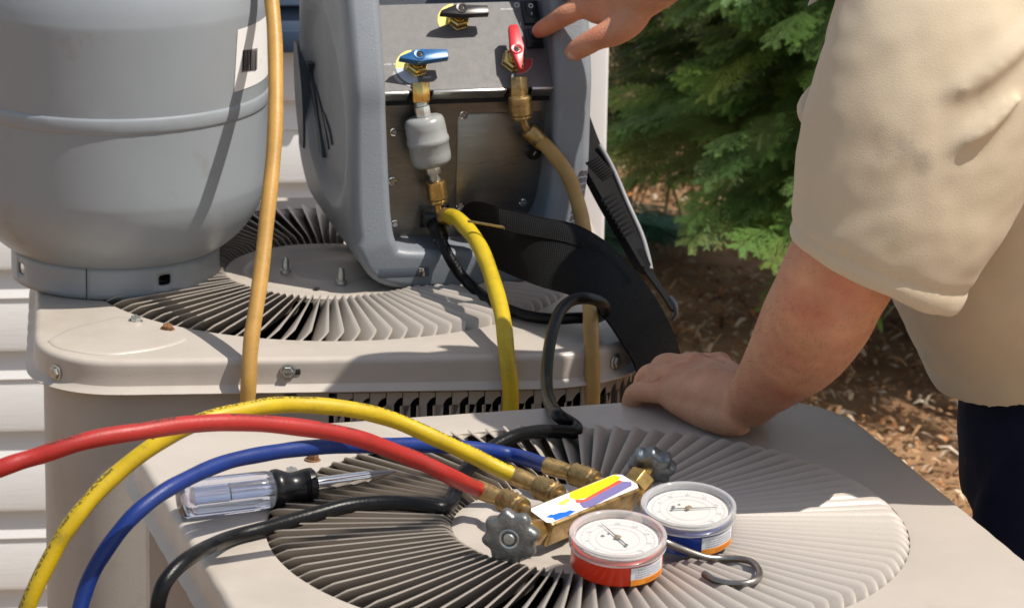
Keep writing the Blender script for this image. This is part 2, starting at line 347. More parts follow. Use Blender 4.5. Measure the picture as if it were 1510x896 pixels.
# ------------------------------------------------------------------ air conditioners
RI, RO, NL = .116, .2775, 96
def rrect(hx, hy, rad, n=14):
    """rounded rectangle, CCW from the right side; rad = (front-left, front-right, back-right, back-left); front is -y"""
    fl, fr, brr, bl = rad; out = []
    for cx, cy, r, a0 in ((hx - fr, -hy + fr, fr, -90), (hx - brr, hy - brr, brr, 0), (-hx + bl, hy - bl, bl, 90), (-hx + fl, -hy + fl, fl, 180)):
        for k in range(n + 1):
            a = math.radians(a0 + 90 * k / n); out.append((cx + r * math.cos(a), cy + r * math.sin(a)))
    return out
def polar(out, th):
    a = np.unwrap([math.atan2(y, x) for x, y in out]); r = np.hypot(*np.array(out).T)
    A = np.concatenate([a, [a[0] + 2 * PI]]); Rr = np.concatenate([r, [r[0]]])
    # densify straight runs
    pts = np.array(out + [out[0]]); D = []
    for i in range(len(pts) - 1):
        for t in np.linspace(0, 1, 12, endpoint=False): D.append(pts[i] * (1 - t) + pts[i + 1] * t)
    D = np.array(D); a = np.unwrap(np.arctan2(D[:, 1], D[:, 0])); r = np.hypot(D[:, 0], D[:, 1])
    A = np.concatenate([a - 2 * PI, a, a + 2 * PI]); Rr = np.concatenate([r, r, r]); o = np.argsort(A)
    return np.interp(th, A[o], Rr[o])
def louvre_mesh():
    b = MB(); nr, nu = 26, 9; dth = 2 * PI / NL
    def g(r):
        a = min(1, max(0, (r - RI) / .012)); c = min(1, max(0, (RO - r) / .013)); s_ = lambda q: math.sin(q * PI / 2) ** .8
        c2 = min(1, max(0, (RO - r) / .0045)); a2 = min(1, max(0, (r - RI) / .006))
        return s_(a) * s_(c), s_(a2) * s_(c2)
    def grid(dz):
        R_ = []
        for i in range(nr):
            t = i / (nr - 1); t = .5 - .5 * math.cos(PI * t); r = RI - .0008 + (RO - RI + .0016) * t; gg = g(r); row = []
            for j in range(nu):
                u = j / (nu - 1); tt = max(0, (r - (RO - .015)) / .015); ti = max(0, ((RI + .008) - r) / .008); uu = -.30 + 1.30 * u * (1 - .42 * min(1, tt) ** 2 - .2 * min(1, ti) ** 2)
                q_ = u ** .85; z = gg[0] * .0098 * q_ - .0118 * gg[1] * (1 - q_) - .0016 * (u > .99) * gg[0] + (-.0003 - .0009 * (1 - u))
                th = uu * dth; row.append((r * math.cos(th), r * math.sin(th), z + dz))
            R_.append(row)
        return R_
    A, B = grid(0), grid(-.0013)
    vs = [p for row in A for p in row] + [p for row in B for p in row]; o = nr * nu; fs = []
    for i in range(nr - 1):
        for j in range(nu - 1):
            a = i * nu + j; fs.append((a, a + nu, a + nu + 1, a + 1)); fs.append((o + a, o + a + 1, o + a + nu + 1, o + a + nu))
        a = i * nu; fs.append((a, o + a, o + a + nu, a + nu)); a = i * nu + nu - 1; fs.append((a, a + nu, o + a + nu, o + a))
    for j in range(nu - 1):
        a = j; fs.append((a, a + 1, o + a + 1, o + a)); a = (nr - 1) * nu + j; fs.append((a, o + a, o + a + 1, a + 1))
    b.add(vs, fs); me = mesh_of('louvre', b, smooth=50); me.materials.append(PAINT); return me
LOUV = louvre_mesh()
def hexbolt(mb, M, r=.006, h=.004, flange=True, slot=True):
    if flange: mb.lathe([(0, 0), (r * 1.35, 0), (r * 1.35, r * .18), (r, r * .25)], 20, M, cap=(False, False))
    mb.lathe([(r * .98, r * .2), (r * .98, h * .85), (r * .85, h), (0, h)], 6, M, cap=(False, False))
    if slot: mb.box((0, 0, h + .0001), (r * 1.7, r * .3, .0008), M)
def slat_mesh(h):
    """one upright bar of the louvred guard with its hood; x along the wall, +y out"""
    b = MB(); w, t = .0088, .0014; sec = [(-w / 2 - .0025, -.0050), (-w / 2 - .0008, -.0025), (-w / 2 + .0012, 0), (w / 2, 0), (w / 2, -t), (-w / 2 + .002, -t), (-w / 2 + .0005, -.003), (-w / 2 - .0012, -.0058)]
    b.loft([[(x, y, z) for x, y in sec] for z in (-h, -.004)])
    b.prism([(-w / 2 + .001, -.030), (-w / 2 + .001, .006), (w / 2 + .0086, .006), (w / 2 + .0086, .0005), (w / 2 + .0062, .0), (w / 2 + .0030, -.0025), (w / 2, -.0070)], 0, .0014, Matrix(((1, 0, 0, 0), (0, 0, 1, -.0014), (0, 1, 0, .004), (0, 0, 0, 1))))
    me = mesh_of('slat', b, smooth=40); me.materials.append(PAINT2); return me
def condenser(label, c, rot, ztop, rad, hx, hy, slat_from, slat_to, zb, slat_h):
    t = thing('air_conditioner', label, 'air conditioner', (c.x, c.y, zb), rot, 'outdoor air conditioning units'); h = ztop - zb
    N = 288; th = np.linspace(0, 2 * PI, N, endpoint=False)
    def ring(ins, z, out=0.):
        rr = polar(rrect(hx - ins, hy - ins, [max(.006, q - ins) for q in rad]), th); return [(r * math.cos(a), r * math.sin(a), z) for r, a in zip(rr, th)]
    def blend(t_, z):
        rr = polar(rrect(hx - .008, hy - .008, [q - .007 for q in rad]), th); rr = RO * (1 - t_) + rr * t_; return [(r * math.cos(a), r * math.sin(a), z) for r, a in zip(rr, th)]
    b = MB(); rings = [blend(0, h - .003), blend(0, h + .0003), blend(.06, h + .0008), blend(.3, h + .0006), blend(.6, h + .0003), blend(.9, h)]
    for k in range(7):
        a = k / 6 * PI / 2; rings.append(ring(.007 * (1 - math.sin(a)), h - .007 * (1 - math.cos(a))))
    for z, o in ((-.014, 0), (-.022, -.0003), (-.0275, -.001), (-.0305, -.0035), (-.0325, -.0072), (-.0342, -.0092), (-.0356, -.0080), (-.0355, -.002), (-.030, .003), (-.018, .003), (-.011, .006)): rings.append(ring(o, h + z))
    b.loft(rings, True, (False, False)); obj('top_panel', b, PAINT, t, smooth=30)
    for k in range(NL):
        o = link('louvre', LOUV, PAINT, t); o.location = (0, 0, h + random.uniform(-.0003, .0003)); o.rotation_euler = (random.gauss(0, .004), random.gauss(0, .0012), 2 * PI * k / NL + random.gauss(0, .0022))
    b = MB(); b.lathe([(RI + .0012, h - .004), (RI + .001, h + .0004), (RI - .004, h + .001), (.098, h + .001), (.095, h + .0002), (.092, h - .0012), (.088, h - .0016), (.05, h - .001), (.047, h + .001), (.043, h + .0016), (.02, h + .0014), (0, h + .0014)], 96, cap=(False, False)); obj('hub_cap', b, PAINT, t, smooth=60)
    # body
    ins = .009; out = rrect(hx - ins, hy - ins, [q - ins for q in rad], 18); pts = np.array(out + [out[0]]); seg = np.hypot(*np.diff(pts, axis=0).T); S = np.concatenate([[0], np.cumsum(seg)]); T = S[-1]
    def at(s):
        s %= T; i = min(np.searchsorted(S, s, side='right') - 1, len(seg) - 1); f = (s - S[i]) / max(seg[i], 1e-9); p = pts[i] * (1 - f) + pts[i + 1] * f; d = (pts[i + 1] - pts[i]) / max(seg[i], 1e-9); return p, d
    s0 = min(range(2000), key=lambda k: np.hypot(*(at(T * k / 2000)[0] - np.array(slat_from)))) * T / 2000
    s1 = min(range(2000), key=lambda k: np.hypot(*(at(T * k / 2000)[0] - np.array(slat_to)))) * T / 2000
    if s1 <= s0: s1 += T
    def wallstrip(sa, sb, zt, zl, nn):
        r1 = [at(sa + (sb - sa) * k / nn)[0] for k in range(nn + 1)]
        r2 = []
        for k in range(nn + 1):
            p, d = at(sa + (sb - sa) * k / nn); r2.append(p - np.array([d[1], -d[0]]) * .012)
        mb = MB(); rings = [[(p[0], p[1], zl), (p[0], p[1], zt), (q_[0], q_[1], zt), (q_[0], q_[1], zl)] for p, q_ in zip(r1, r2)]; mb.loft(rings); return mb
    zt = h - .0505
    b = wallstrip(s0, s1, h - .02, zt + .0092, 90); obj('top_band', b, PAINT2, t, smooth=30)
    b = wallstrip(s1, s0 + T, h - .02, .012, 90); obj('body_shell', b, PAINT2, t, smooth=30)
    b = wallstrip(s0, s1, zt - slat_h + .01, .012, 60); obj('lower_band', b, PAINT2, t, smooth=30)
    sm = slat_mesh(slat_h); k = 0; s = s0 + .012
    while s < s1 - .008:
        p, d = at(s); o = link('slat', sm, PAINT2, t); o.location = (p[0], p[1], zt - .001); o.rotation_euler = (0, 0, math.atan2(d[1], d[0])); s += .0174
    b = MB(); o2 = rrect(hx - .034, hy - .034, [max(.02, q - .034) for q in rad], 8); b.loft([[(x, y, z) for x, y in o2] for z in (.02, h - .3, h - .07)], True, (True, False)); obj('inner_liner', b, DARK, t, smooth=30)
    b = MB(); b.lathe([(0, h - .16), (.07, h - .16), (.075, h - .11), (.06, h - .10), (0, h - .10)], 24, cap=(False, False))
    for k in range(3):
        a = 2 * PI * k / 3 + .4; M = Matrix.Rotation(a, 4, 'Z') @ Matrix.Translation((.165, 0, h - .13)) @ Matrix.Rotation(.5, 4, 'X'); b.box((0, 0, 0), (.2, .15, .002), M)
    obj('fan', b, pm('fan_dark', (.02, .02, .022), .5, metal=.3), t)
    return t, h, ring
FAR_ROT, NEAR_ROT = math.radians(6.5), math.radians(16.5)
far, hF, _ = condenser('far beige air conditioner carrying the grey gas cylinder and the recovery machine', C2 + Vector((.004, -.006)), FAR_ROT, ZF, (.09, .13, .1, .06), .328, .337, (-.02, -.321), (.2, .321), .06, .30)
near, hN, _ = condenser('near beige air conditioner with the gauge set and the screwdriver lying on its fan grille', C1, NEAR_ROT, ZN, (.08, .08, .12, .05), .340, .340, (-.324, .25), (-.24, -.324), .06, .40)
def on_far(px, py, dz=0.): return MW[far.name].inverted() @ Z(px, py, ZF + dz)
def on_near(px, py, dz=0.): return MW[near.name].inverted() @ Z(px, py, ZN + dz)
def screw(parent, p, n, r=.0065, mat=ZINC, label=None, hint=(0, 0, 1), h=.0045):
    b = MB(); hexbolt(b, axis_frame(p, n, hint), r, h); o = obj('screw', b, mat, parent, smooth=30)
    if label: o['label'] = label
# screws on the rolled edge of the far unit, in its own frame
def lipscrew(unit, px, py, ydir, off):
    Mi = MW[unit.name].inverted(); Ml = MW[unit.name]
    nw = Ml.to_3x3() @ Vector(ydir); p = Mi @ PL(px, py, Ml @ Vector(off), nw); screw(unit, p, ydir, .0062)
lipscrew(far, 424, 547, (0, -1, 0), (0, -.338, 0)); 
b = MB(); pt = MW[far.name].inverted() @ PL(432, 548, MW[far.name] @ Vector((0, -.3375, 0)), MW[far.name].to_3x3() @ Vector((0, -1, 0))); b.box(pt, (.016, .002, .006)); obj('slot_hole', b, DARK, far, bevel=.0009)
pt = MW[far.name].inverted() @ PL(428, 582, MW[far.name] @ Vector((0, -.322, 0)), MW[far.name].to_3x3() @ Vector((0, -1, 0))); screw(far, pt, (0, -1, 0), .009, pm('dark_bolt', (.07, .085, .09), .4, metal=.5), 'dark washer head bolt', h=.006)
a = math.radians(222); pc = Vector((-.328 + .09, -.337 + .09, 0)); d = Vector((math.cos(a), math.sin(a), 0)); screw(far, pc + d * .0905 + Vector((0, 0, hF - .021)), d, .0065)
a = math.radians(-47); pc = Vector((.328 - .13, -.337 + .13, 0)); d = Vector((math.cos(a), math.sin(a), 0)); screw(far, pc + d * .1305 + Vector((0, 0, hF - .019)), d, .0068)
for px, py, mt_, lb in ((200, 475, ZINC, None), (247, 487, RUST, 'rusty screw head')): screw(far, on_far(px, py) + Vector((0, 0, .0006)), (.1, -.2, 1), .006, mt_, lb, h=.006)
for px, py, mt_, lb in ((461, 679, RUST, 'rusty screw head'), (430, 700, ZINC, None)): screw(near, on_near(px, py) + Vector((0, 0, .0006)), (.1, 0, 1), .0055, mt_, lb, h=.006)
# embossed corner of the far top panel
emb = [on_far(x, y) for x, y in ((70, 503), (100, 487), (150, 474), (183, 468), (215, 478), (262, 493), (275, 502), (240, 513), (190, 521), (150, 524), (110, 519), (82, 512))]
ctr = sum(emb, Vector()) / len(emb); dense = cr(emb + [emb[0]], 4)[:-1]
b = MB(); b.loft([[(ctr + (p - ctr) * f).to_tuple()[:2] + (hF + z,) for p in dense] for f, z in ((1.0, .0002), (.985, .0011), (.965, .0016), (.9, .0018), (.3, .0018), (.02, .0018))], True, (False, True)); obj('embossed_corner', b, PAINT, far, smooth=60)
# acorn studs on the far hub
for px, py in ((421, 402), (503, 418)):
    b = MB(); p = on_far(px, py); b.lathe([(.0, 0), (.0062, 0), (.006, .004), (.0042, .0045), (.0042, .0125), (.0036, .016), (.002, .018), (0, .0186)], 16, Matrix.Translation(p), cap=(False, False)); obj('hub_stud', b, ZINC, far, smooth=50)
p = on_far(467, 426); b = MB(); b.lathe([(0, .0012), (.0035, .0012), (.0035, .0005)], 14, Matrix.Translation(p + Vector((0, 0, 0))), cap=(False, False)); obj('drain_hole', b, DARK, far)
# corner post of the near unit
b = MB(); pp = MW[near.name].inverted() @ P(275, 880, 2.95); pp = Vector((-.3285, .1, 0))
p0 = MW[near.name].inverted() @ PL(274, 870, MW[near.name] @ Vector((-.332, 0, 0)), MW[near.name].to_3x3() @ Vector((-1, 0, 0)))
b.box((-.326, p0.y, hN / 2 - .04), (.008, .03, hN - .1)); obj('corner_post', b, PAINT, near, bevel=.002); screw(near, Vector((-.3302, p0.y, p0.z + .01)), (-1, 0, 0), .0055)

# ------------------------------------------------------------------ gas cylinder
tc = P(171, 405, 4.112); tank = thing('gas_cylinder', 'big grey steel gas cylinder with a foot ring standing on the far air conditioner', 'gas cylinder', (tc.x, tc.y, ZF + .002))
TR, ZB = .1705, .198
prof = [(0.0, .016), (.04, .0165), (.08, .0215), (.105, .029), (.125, .040), (.142, .0545), (.155, .071), (.164, .089), (.169, .107), (TR, .125), (TR, ZB - .004), (TR + .0003, ZB), (TR + .0018, ZB + .003), (TR + .0024, ZB + .009), (TR + .0018, ZB + .015), (TR + .0003, ZB + .018), (TR, ZB + .022),
        (TR, .30), (.1695, .318), (.1655, .337), (.158, .356), (.146, .374), (.130, .389), (.110, .402), (.08, .414), (.045, .421), (0, .423)]
R_ = interp([p[0] for p in prof], 4); Z_ = interp([p[1] for p in prof], 4)
b = MB(); b.lathe([(max(r, .0), z) for r, z in zip(R_, Z_)], 128, cap=(False, False))
for i, v in enumerate(b.v):       # slightly lumpy weld band
    if ZB - .003 < v[2] < ZB + .02:
        a = math.atan2(v[1], v[0]); k = 1 + .0022 * math.sin(a * 61 + math.sin(a * 23) * 2) * math.sin((v[2] - ZB) * 140); b.v[i] = (v[0] * k, v[1] * k, v[2])
obj('cylinder_shell', b, TANK, tank, smooth=60)
# foot ring with slots and a slit
RR, RH = .1165, .0345; b = MB(); nc = 120
camd = math.atan2(-tc.y, -tc.x)
def ang(px): return math.asin(max(-1, min(1, ((px - 171) / 5600 * 4.3) / RR))) - PI / 2
slots = [ang(43), ang(255), ang(43) + 2.6, ang(255) + 2.6]; slit = ang(145)
hw, z0_, z1_ = .088, .009, .029
cuts = sorted([s_ - hw * 1.35 for s_ in slots] + [s_ + hw * 1.35 for s_ in slots])
def pc(a, z): return (RR * math.cos(a), RR * math.sin(a), z)
def arcpanel(a0, a1):
    nn = max(2, int(abs(a1 - a0) / .05)); b.loft([[pc(a0 + (a1 - a0) * k / nn, z) for z in [RH / 2 * (1 + math.tan(math.radians(11.25 * q))) for q in range(-4, 5)]] for k in range(nn + 1)], False, (False, False))
segs = []
sl_ = sorted(slots); start = sl_[0] - hw * 1.35
for i, s_ in enumerate(sl_):
    a0, a1 = s_ - hw * 1.35, s_ + hw * 1.35; ac, zc = s_, .0185
    outer, inner = [], []
    for k in range(32):
        a = 2 * PI * k / 32; ca, sa = math.cos(a), math.sin(a); k_ = 1 / max(abs(ca), abs(sa)); outer.append(pc(ac + ca * k_ * hw * 1.35, RH / 2 + sa * k_ * RH / 2))
        e = .55; inner.append(pc(ac + hw * .78 * math.copysign(abs(ca) ** e, ca), zc + .0062 * math.copysign(abs(sa) ** e, sa)))
    b.loft([outer, inner], True, (False, False))
    nx_ = sl_[i + 1] - hw * 1.35 if i < 3 else sl_[0] - hw * 1.35 + 2 * PI
    if a1 < slit < nx_: arcpanel(a1, slit - .006); arcpanel(slit + .006, nx_)
    else: arcpanel(a1, nx_)
me = mesh_of('foot_ring', b, smooth=40); bm = bmesh.new(); bm.from_mesh(me); bmesh.ops.remove_doubles(bm, verts=bm.verts, dist=4e-5); bmesh.ops.recalc_face_normals(bm, faces=bm.faces); bmesh.ops.solidify(bm, geom=bm.faces, thickness=.003); bm.to_mesh(me); bm.free()
link('foot_ring', me, TANK, tank)
b = MB(); b.lathe([(.09, .395), (.092, .50), (.089, .50), (.087, .395)], 48, cap=(False, False)); obj('collar', b, TANK, tank)
b = MB(); b.lathe([(0, .42), (.014, .42), (.012, .46), (.02, .462), (.02, .475), (0, .475)], 16, cap=(False, False)); obj('valve', b, BRASS, tank)
def tankpt(px, py, dr):       # point on the cylinder wall
    d = ray(px, py); o = CAMP - Vector((tc.x, tc.y, 0)); r = TR + dr
    A = d.x ** 2 + d.y ** 2; B = 2 * (o.x * d.x + o.y * d.y); C = o.x ** 2 + o.y ** 2 - r * r; t_ = (-B - math.sqrt(max(0, B * B - 4 * A * C))) / (2 * A); p = CAMP + d * t_; return p - Vector((tc.x, tc.y, ZF + .002))
def cylpatch(c, nx=14, nz=8, dr=.0007):
    A0, B0, C0, D0 = [(math.atan2(p.y, p.x), p.z) for p in c]       # TL TR BR BL
    b = MB(); rows = []
    for dd in (dr, -.0005):
        G = []
        for j in range(nz + 1):
            v = j / nz; row = []
            for i in range(nx + 1):
                u = i / nx; aa = (A0[0] * (1 - u) + B0[0] * u) * (1 - v) + (D0[0] * (1 - u) + C0[0] * u) * v; zz = (A0[1] * (1 - u) + B0[1] * u) * (1 - v) + (D0[1] * (1 - u) + C0[1] * u) * v
                row.append(((TR + dd) * math.cos(aa), (TR + dd) * math.sin(aa), zz))
            G.append(row)
        rows.append(G)
    for G in rows: b.loft(G, False, (False, False))
    return b
STICK = pm('sticker_white', (.80, .79, .77), .6, var=.04, dirt=(.6, .55, .48), ds=30, dlo=.66, dhi=.8)
cs = [tankpt(350, 44, 0), tankpt(391.5, 38, 0), tankpt(391, 126, 0), tankpt(344.5, 136, 0)]
cs[1].z = cs[0].z + .001; cs[2].z = cs[3].z
a1_ = math.atan2(cs[0].y, cs[0].x) + .62
for i in (1, 2): z = cs[i].z; cs[i] = Vector((TR * math.cos(a1_), TR * math.sin(a1_), z))
stk = obj('sticker', cylpatch(cs), STICK, tank)
b = cylpatch([tankpt(357, 74, 0), tankpt(378.5, 71, 0), tankpt(378, 102, 0), tankpt(355, 107, 0)], 10, 4, .0011); obj('barcode_ground', b, pm('barcode_grey', (.24, .22, .22), .6, var=.1), stk)
bars = MB(); xx = 357
for k, wd in enumerate((2.2, .8, 1.4, .7, 2.5, .9, .6, 1.3)):
    bb = cylpatch([tankpt(xx, 74.5, 0), tankpt(xx + wd, 74.3, 0), tankpt(xx + wd - .5, 103.5, 0), tankpt(xx - .8, 105, 0)], 2, 2, .0014); bars.add(bb.v, bb.f); xx += wd + 1.3
obj('barcode_bars', bars, BLACK, stk)

# ------------------------------------------------------------------ recovery machine
MROT = math.radians(13); mach = thing('recovery_machine', 'blue grey portable recovery machine with three coloured valve handles on the far air conditioner', 'recovery machine', (C2.x + .127, C2.y + .067, ZF + .003), MROT)
MM = MW[mach.name]; MI = MM.inverted(); M3 = MM.to_3x3()
def mpl(px, py, p0, n): return MI @ PL(px, py, MM @ Vector(p0), M3 @ Vector(n))
# U shaped shell: a thick rounded band swept up the left side, along the floor and up the right side
path = [(-.108, .47), (-.108, .40), (-.1078, .33), (-.1073, .25), (-.1068, .18), (-.1063, .12), (-.1048, .075), (-.099, .045), (-.082, .0255), (-.03, .0205), (.03, .0205), (.072, .0265), (.098, .047), (.113, .075), (.121, .12), (.1245, .18), (.1265, .25), (.1275, .33), (.128, .40), (.128, .47)]
pth = cr([(x, 0, z) for x, z in path], 7); NP = len(pth)
yf, yb = -.125, .155
rings = []; NS = 96
for i, p in enumerate(pth):
    t_ = (pth[min(i + 1, NP - 1)] - pth[max(0, i - 1)]).normalized(); inn = Vector((-t_.z, 0, t_.x))       # towards the inside of the U
    if inn.x * p.x > 0 and abs(p.x) > .1: inn = -inn
    if abs(p.x) <= .1 and inn.z < 0: inn = -inn
    up_ = max(0, min(1, (p.z - .05) / .15)); low = 1 - up_
    half_t = .0225 - (.0030 if p.x < -.05 else 0) * up_; low2 = max(0, min(1, 1 - p.z / .05))
    y0_ = yf - .020 * low + .50 * max(0, p.z - .215) ** 2 / (max(0, p.z - .215) + .03) ; y1_ = yb - .215 * low2
    row = []; hy_ = (y1_ - y0_) / 2; rc = min(.0095, half_t * .85); sect = []
    for (cx_, cy_, a0) in ((half_t - rc, -hy_ + rc, -90), (half_t - rc, hy_ - rc, 0), (-half_t + rc, hy_ - rc, 90), (-half_t + rc, -hy_ + rc, 180)):
        for k in range(8): a = math.radians(a0 + 90 * k / 7); sect.append((cx_ + rc * math.cos(a), cy_ + rc * math.sin(a)))
    full = []
    for k in range(32):
        full.append(sect[k])
        if k in (7, 23):
            A_, B_ = sect[k], sect[(k + 1) % 32]; full += [(A_[0] + (B_[0] - A_[0]) * q / 33, A_[1] + (B_[1] - A_[1]) * q / 33) for q in range(1, 33)]
    for dx, yl in full:
        y = (y0_ + y1_) / 2 + yl
        if dx < 0 and p.z > .06: dx *= 1 - .22 * max(0, min(1, ((y0_ + .03) - y) / .03)) ** 2
        q_ = p + inn * dx; zz = q_.z
        if dx < 0 and p.x < -.1:      # hand grip pocket on the left outer face
            yy = (y - .025) / .112; zz2 = (zz - .182) / .105; rr = yy * yy + zz2 * zz2 - .70 * yy * zz2
            if rr < 1: q_ += inn * (.011 * min(1, (1 - rr) * 4.5))
        if dx < 0 and p.z < .06 and p.x < .05 and y < y0_ + .02:
            pass
        if dx < 0 and p.x < -.05: q_.x -= .014 * max(0, (y + .11)) / .3 * min(1, max(0, (p.z - .02) / .08))
        row.append((q_.x, y, q_.z))
    rings.append(row)
b = MB(); b.loft(rings); shell = obj('shell', b, SHELL, mach, smooth=60)
b = MB(); b.box((0, .13, .25), (.21, .02, .43)); obj('back_panel', b, SHELL, mach, bevel=.004)
# slits on the grip pocket floor, plus a dark strip painting shade at its back
def grip_x(y, z):
    yy = (y - .025) / .112; zz2 = (z - .182) / .105; rr = yy * yy + zz2 * zz2 - .70 * yy * zz2; dpt = .011 * min(1, (1 - rr) * 4.5) if rr < 1 else 0
    return -.1265 - .014 * max(0, y + .11) / .3 + dpt
def grip_pt(px, py):
    x = -.13
    for _ in range(14): p = mpl(px, py, (x, 0, 0), (-1, 0, 0)); x = .5 * x + .5 * grip_x(p.y, p.z)
    return p
GRV = pm('grip_shadow', (.05, .06, .075), .5)
for (x0, y0, x1, y1, wd) in ((438, 62, 447, 215, .026), (455, 92, 476, 230, .019), (466, 128, 485, 218, .017), (478, 165, 490, 212, .015)):
    b = MB(); ringsl = []
    for k in range(13):
        t_ = k / 12; p = grip_pt(x0 + (x1 - x0) * t_, y0 + (y1 - y0) * t_); w_ = wd * math.sin(PI * min(1, t_ * .78 + .10)) ** .8
        ringsl.append([p + Vector((-.0022, -w_, 0)), p + Vector((-.0022, w_, 0)), p + Vector((.008, w_, 0)), p + Vector((.008, -w_, 0))])
    b.loft(ringsl); obj('grip_slot_shade', b, GRV, mach, smooth=60)
# steel front
SY = -.082; pf = (0, SY, 0); nf = (0, -1, 0)
def st(px, py, off=0.): return mpl(px, py, (0, SY - off, 0), nf)
b = MB(); b.box((0, SY + .0015, .135), (.206, .003, .22)); obj('steel_front', b, STEEL, mach)
# control panel at 45 degrees
pa = mpl(690, 131, (0, -.112, 0), (0, -1, 0)); PO = Vector((0, pa.y, pa.z)); PN = Vector((0, -.7071, .7071)); PV = Vector((0, .7071, .7071)); PU = Vector((1, 0, 0))
PF = frame(PO, PU, PV, PN); PFI = PF.inverted()
def pan(px, py, off=0.): return PFI @ mpl(px, py, PO + PN * off, PN)
ptop = pan(560, 8).y; b = MB(); b.box((0, ptop / 2, -.0025), (.212, ptop, .005), PF); obj('control_panel', b, PANEL, mach)
n1, n2 = pan(620, 133).x, pan(765, 125).x
xs_ = [-.106, n1 - .013, n1 + .014, n2 - .0145, n2 + .0145, .106]
for i in (0, 2, 4):
    b = MB(); x0, x1 = xs_[i], xs_[i + 1]; b.box(((x0 + x1) / 2, -.0018, -.004), (x1 - x0, .0036, .0085), PF); b.box(((x0 + x1) / 2, -.001, -.0118), (x1 - x0, .002, .012), PF); obj('panel_lip', b, EDGE, mach, bevel=.0012)
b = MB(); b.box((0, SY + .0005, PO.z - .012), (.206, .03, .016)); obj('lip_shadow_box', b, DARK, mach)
PRW = pm('print_white', (.75, .75, .75), .6); PRY = pm('print_yellow', (.78, .66, .16), .55); PRB = pm('print_pale_blue', (.42, .48, .58), .55); PRR = pm('print_red', (.42, .03, .035), .5)
def sector(name, c, r0, r1, a0, a1, mat, z=.0004):
    b = MB(); nn = 20; q = []
    ring0 = [(c.x + r0 * math.cos(math.radians(a0 + (a1 - a0) * k / nn)), c.y + r0 * math.sin(math.radians(a0 + (a1 - a0) * k / nn)), z) for k in range(nn + 1)]
    ring1 = [(c.x + r1 * math.cos(math.radians(a0 + (a1 - a0) * k / nn)), c.y + r1 * math.sin(math.radians(a0 + (a1 - a0) * k / nn)), z) for k in range(nn + 1)]
    b.loft([ring0, ring1], False, (False, False), PF); return obj(name, b, mat, mach)
STAND = .0225
def handle(label, outline, piv, mat, nut_r=.0125):
    top = STAND + .004; pv = pan(*piv, top); base = Vector((pv.x, pv.y, 0))
    b = MB(); o_ = [pan(x, y, top) for x, y in outline]; b.prism([(p.x, p.y) for p in o_], top - .0085, top, PF); h = obj('valve_handle', b, mat, mach, bevel=.0007, label=label)
    b = MB(); b.lathe([(.0042, top - .001), (.0042, top + .0009), (.0063, top + .0011), (.0066, top - .001)], 24, PF @ Matrix.Translation((pv.x, pv.y, 0)), cap=(False, False)); obj('handle_collar', b, mat, h)
    b = MB(); M = PF @ Matrix.Translation((pv.x, pv.y, top - .0006)); b.lathe([(0, .0014), (.0026, .0013), (.0038, .0003), (.0038, -.001)], 20, M, cap=(False, False)); sc = obj('handle_screw', b, pm('dark_screw', (.05, .045, .04), .35, metal=.8), h)
    b = MB(); b.box((0, 0, .0016), (.0042, .0009, .0007), M @ Matrix.Rotation(.5, 4, 'Z')); b.box((0, 0, .0016), (.0009, .0042, .0007), M @ Matrix.Rotation(.5, 4, 'Z')); obj('cross_slot', b, DARK, h)
    b = MB(); M = PF @ Matrix.Translation(base) @ Matrix.Rotation(.25, 4, 'Z'); b.lathe([(0, 0), (nut_r + .001, 0), (nut_r + .001, .0015), (nut_r * .99, .0016), (nut_r, .0085), (nut_r * .85, .0098), (0, .0098)], 6, M, cap=(False, False)); obj('valve_nut', b, BRASSN, mach, bevel=.0004)
    b = MB(); b.lathe([(.0075, .009), (.0072, .0125), (.0055, .013), (.0055, top - .007)], 20, M, cap=(False, True)); obj('valve_stem', b, BRASSN, mach)
    return base
HB = pm('anodised_blue', (.010, .10, .27), .3, metal=.15, var=.05, coat=.3); HK = pm('anodised_black', (.018, .016, .016), .3, metal=.2, var=.1, coat=.3); HR = pm('anodised_red', (.55, .022, .03), .3, metal=.12, var=.06, coat=.3)
cb = handle('blue valve handle pointing left', [(588.5, 85.5), (590.5, 82.5), (615.7, 72), (659, 72.5), (662, 84.5), (621, 90.5)], (619, 80.5), HB)
ck = handle('black valve handle pointing left', [(649, 19), (651, 15), (672, 6.5), (719.5, 8), (721.5, 19.5), (682, 21.5)], (681, 12), HK)
cr_ = handle('red valve handle pointing down', [(750.5, 38), (753, 36.2), (763.5, 36), (773, 68), (769.5, 101), (766.5, 101), (753, 70)], (762.5, 72.5), HR, .0135)
sector('dial_mark', cb, .0118, .0232, 97, 182, PRY); sector('dial_mark', cb, .0118, .0232, 182, 268, PRB)
sector('dial_mark', ck, .0118, .0232, 97, 200, PRY); 
crc = pan(760, 88); sector('dial_border', crc, .0088, .0196, 268, 362, pm('print_pink', (.6, .3, .3), .6), .0003); sector('dial_mark', crc, .0095, .0189, 270, 360, PRR, .0006)
def ptext(s, px, py, size, mat=PRW, rot=0):
    p = pan(px, py); text('panel_lettering', s, size, PF @ Matrix.Translation((p.x, p.y, .0004)) @ Matrix.Rotation(rot, 4, 'Z'), mat, mach)
ptext('POWER', 747.5, 14.5, .0042); ptext('CLOSE', 570, 95.5, .0036); ptext('OPEN', 620, 129, .0034); ptext('INLET', 630, 114.5, .0036); ptext('OPEN', 763.5, 122.8, .0032); ptext('I', 767.5, 36.5, .0065)
for x, y, r_ in ((581.5, 95.2, -PI / 2), (619, 124, 0), (761, 117.2, 0)):
    p = pan(x, y); b = MB(); b.prism([(0, .0012), (-.0011, -.0008), (.0011, -.0008)], .0002, .0005, PF @ Matrix.Translation(p) @ Matrix.Rotation(r_, 4, 'Z')); obj('panel_arrow', b, PRW, mach)
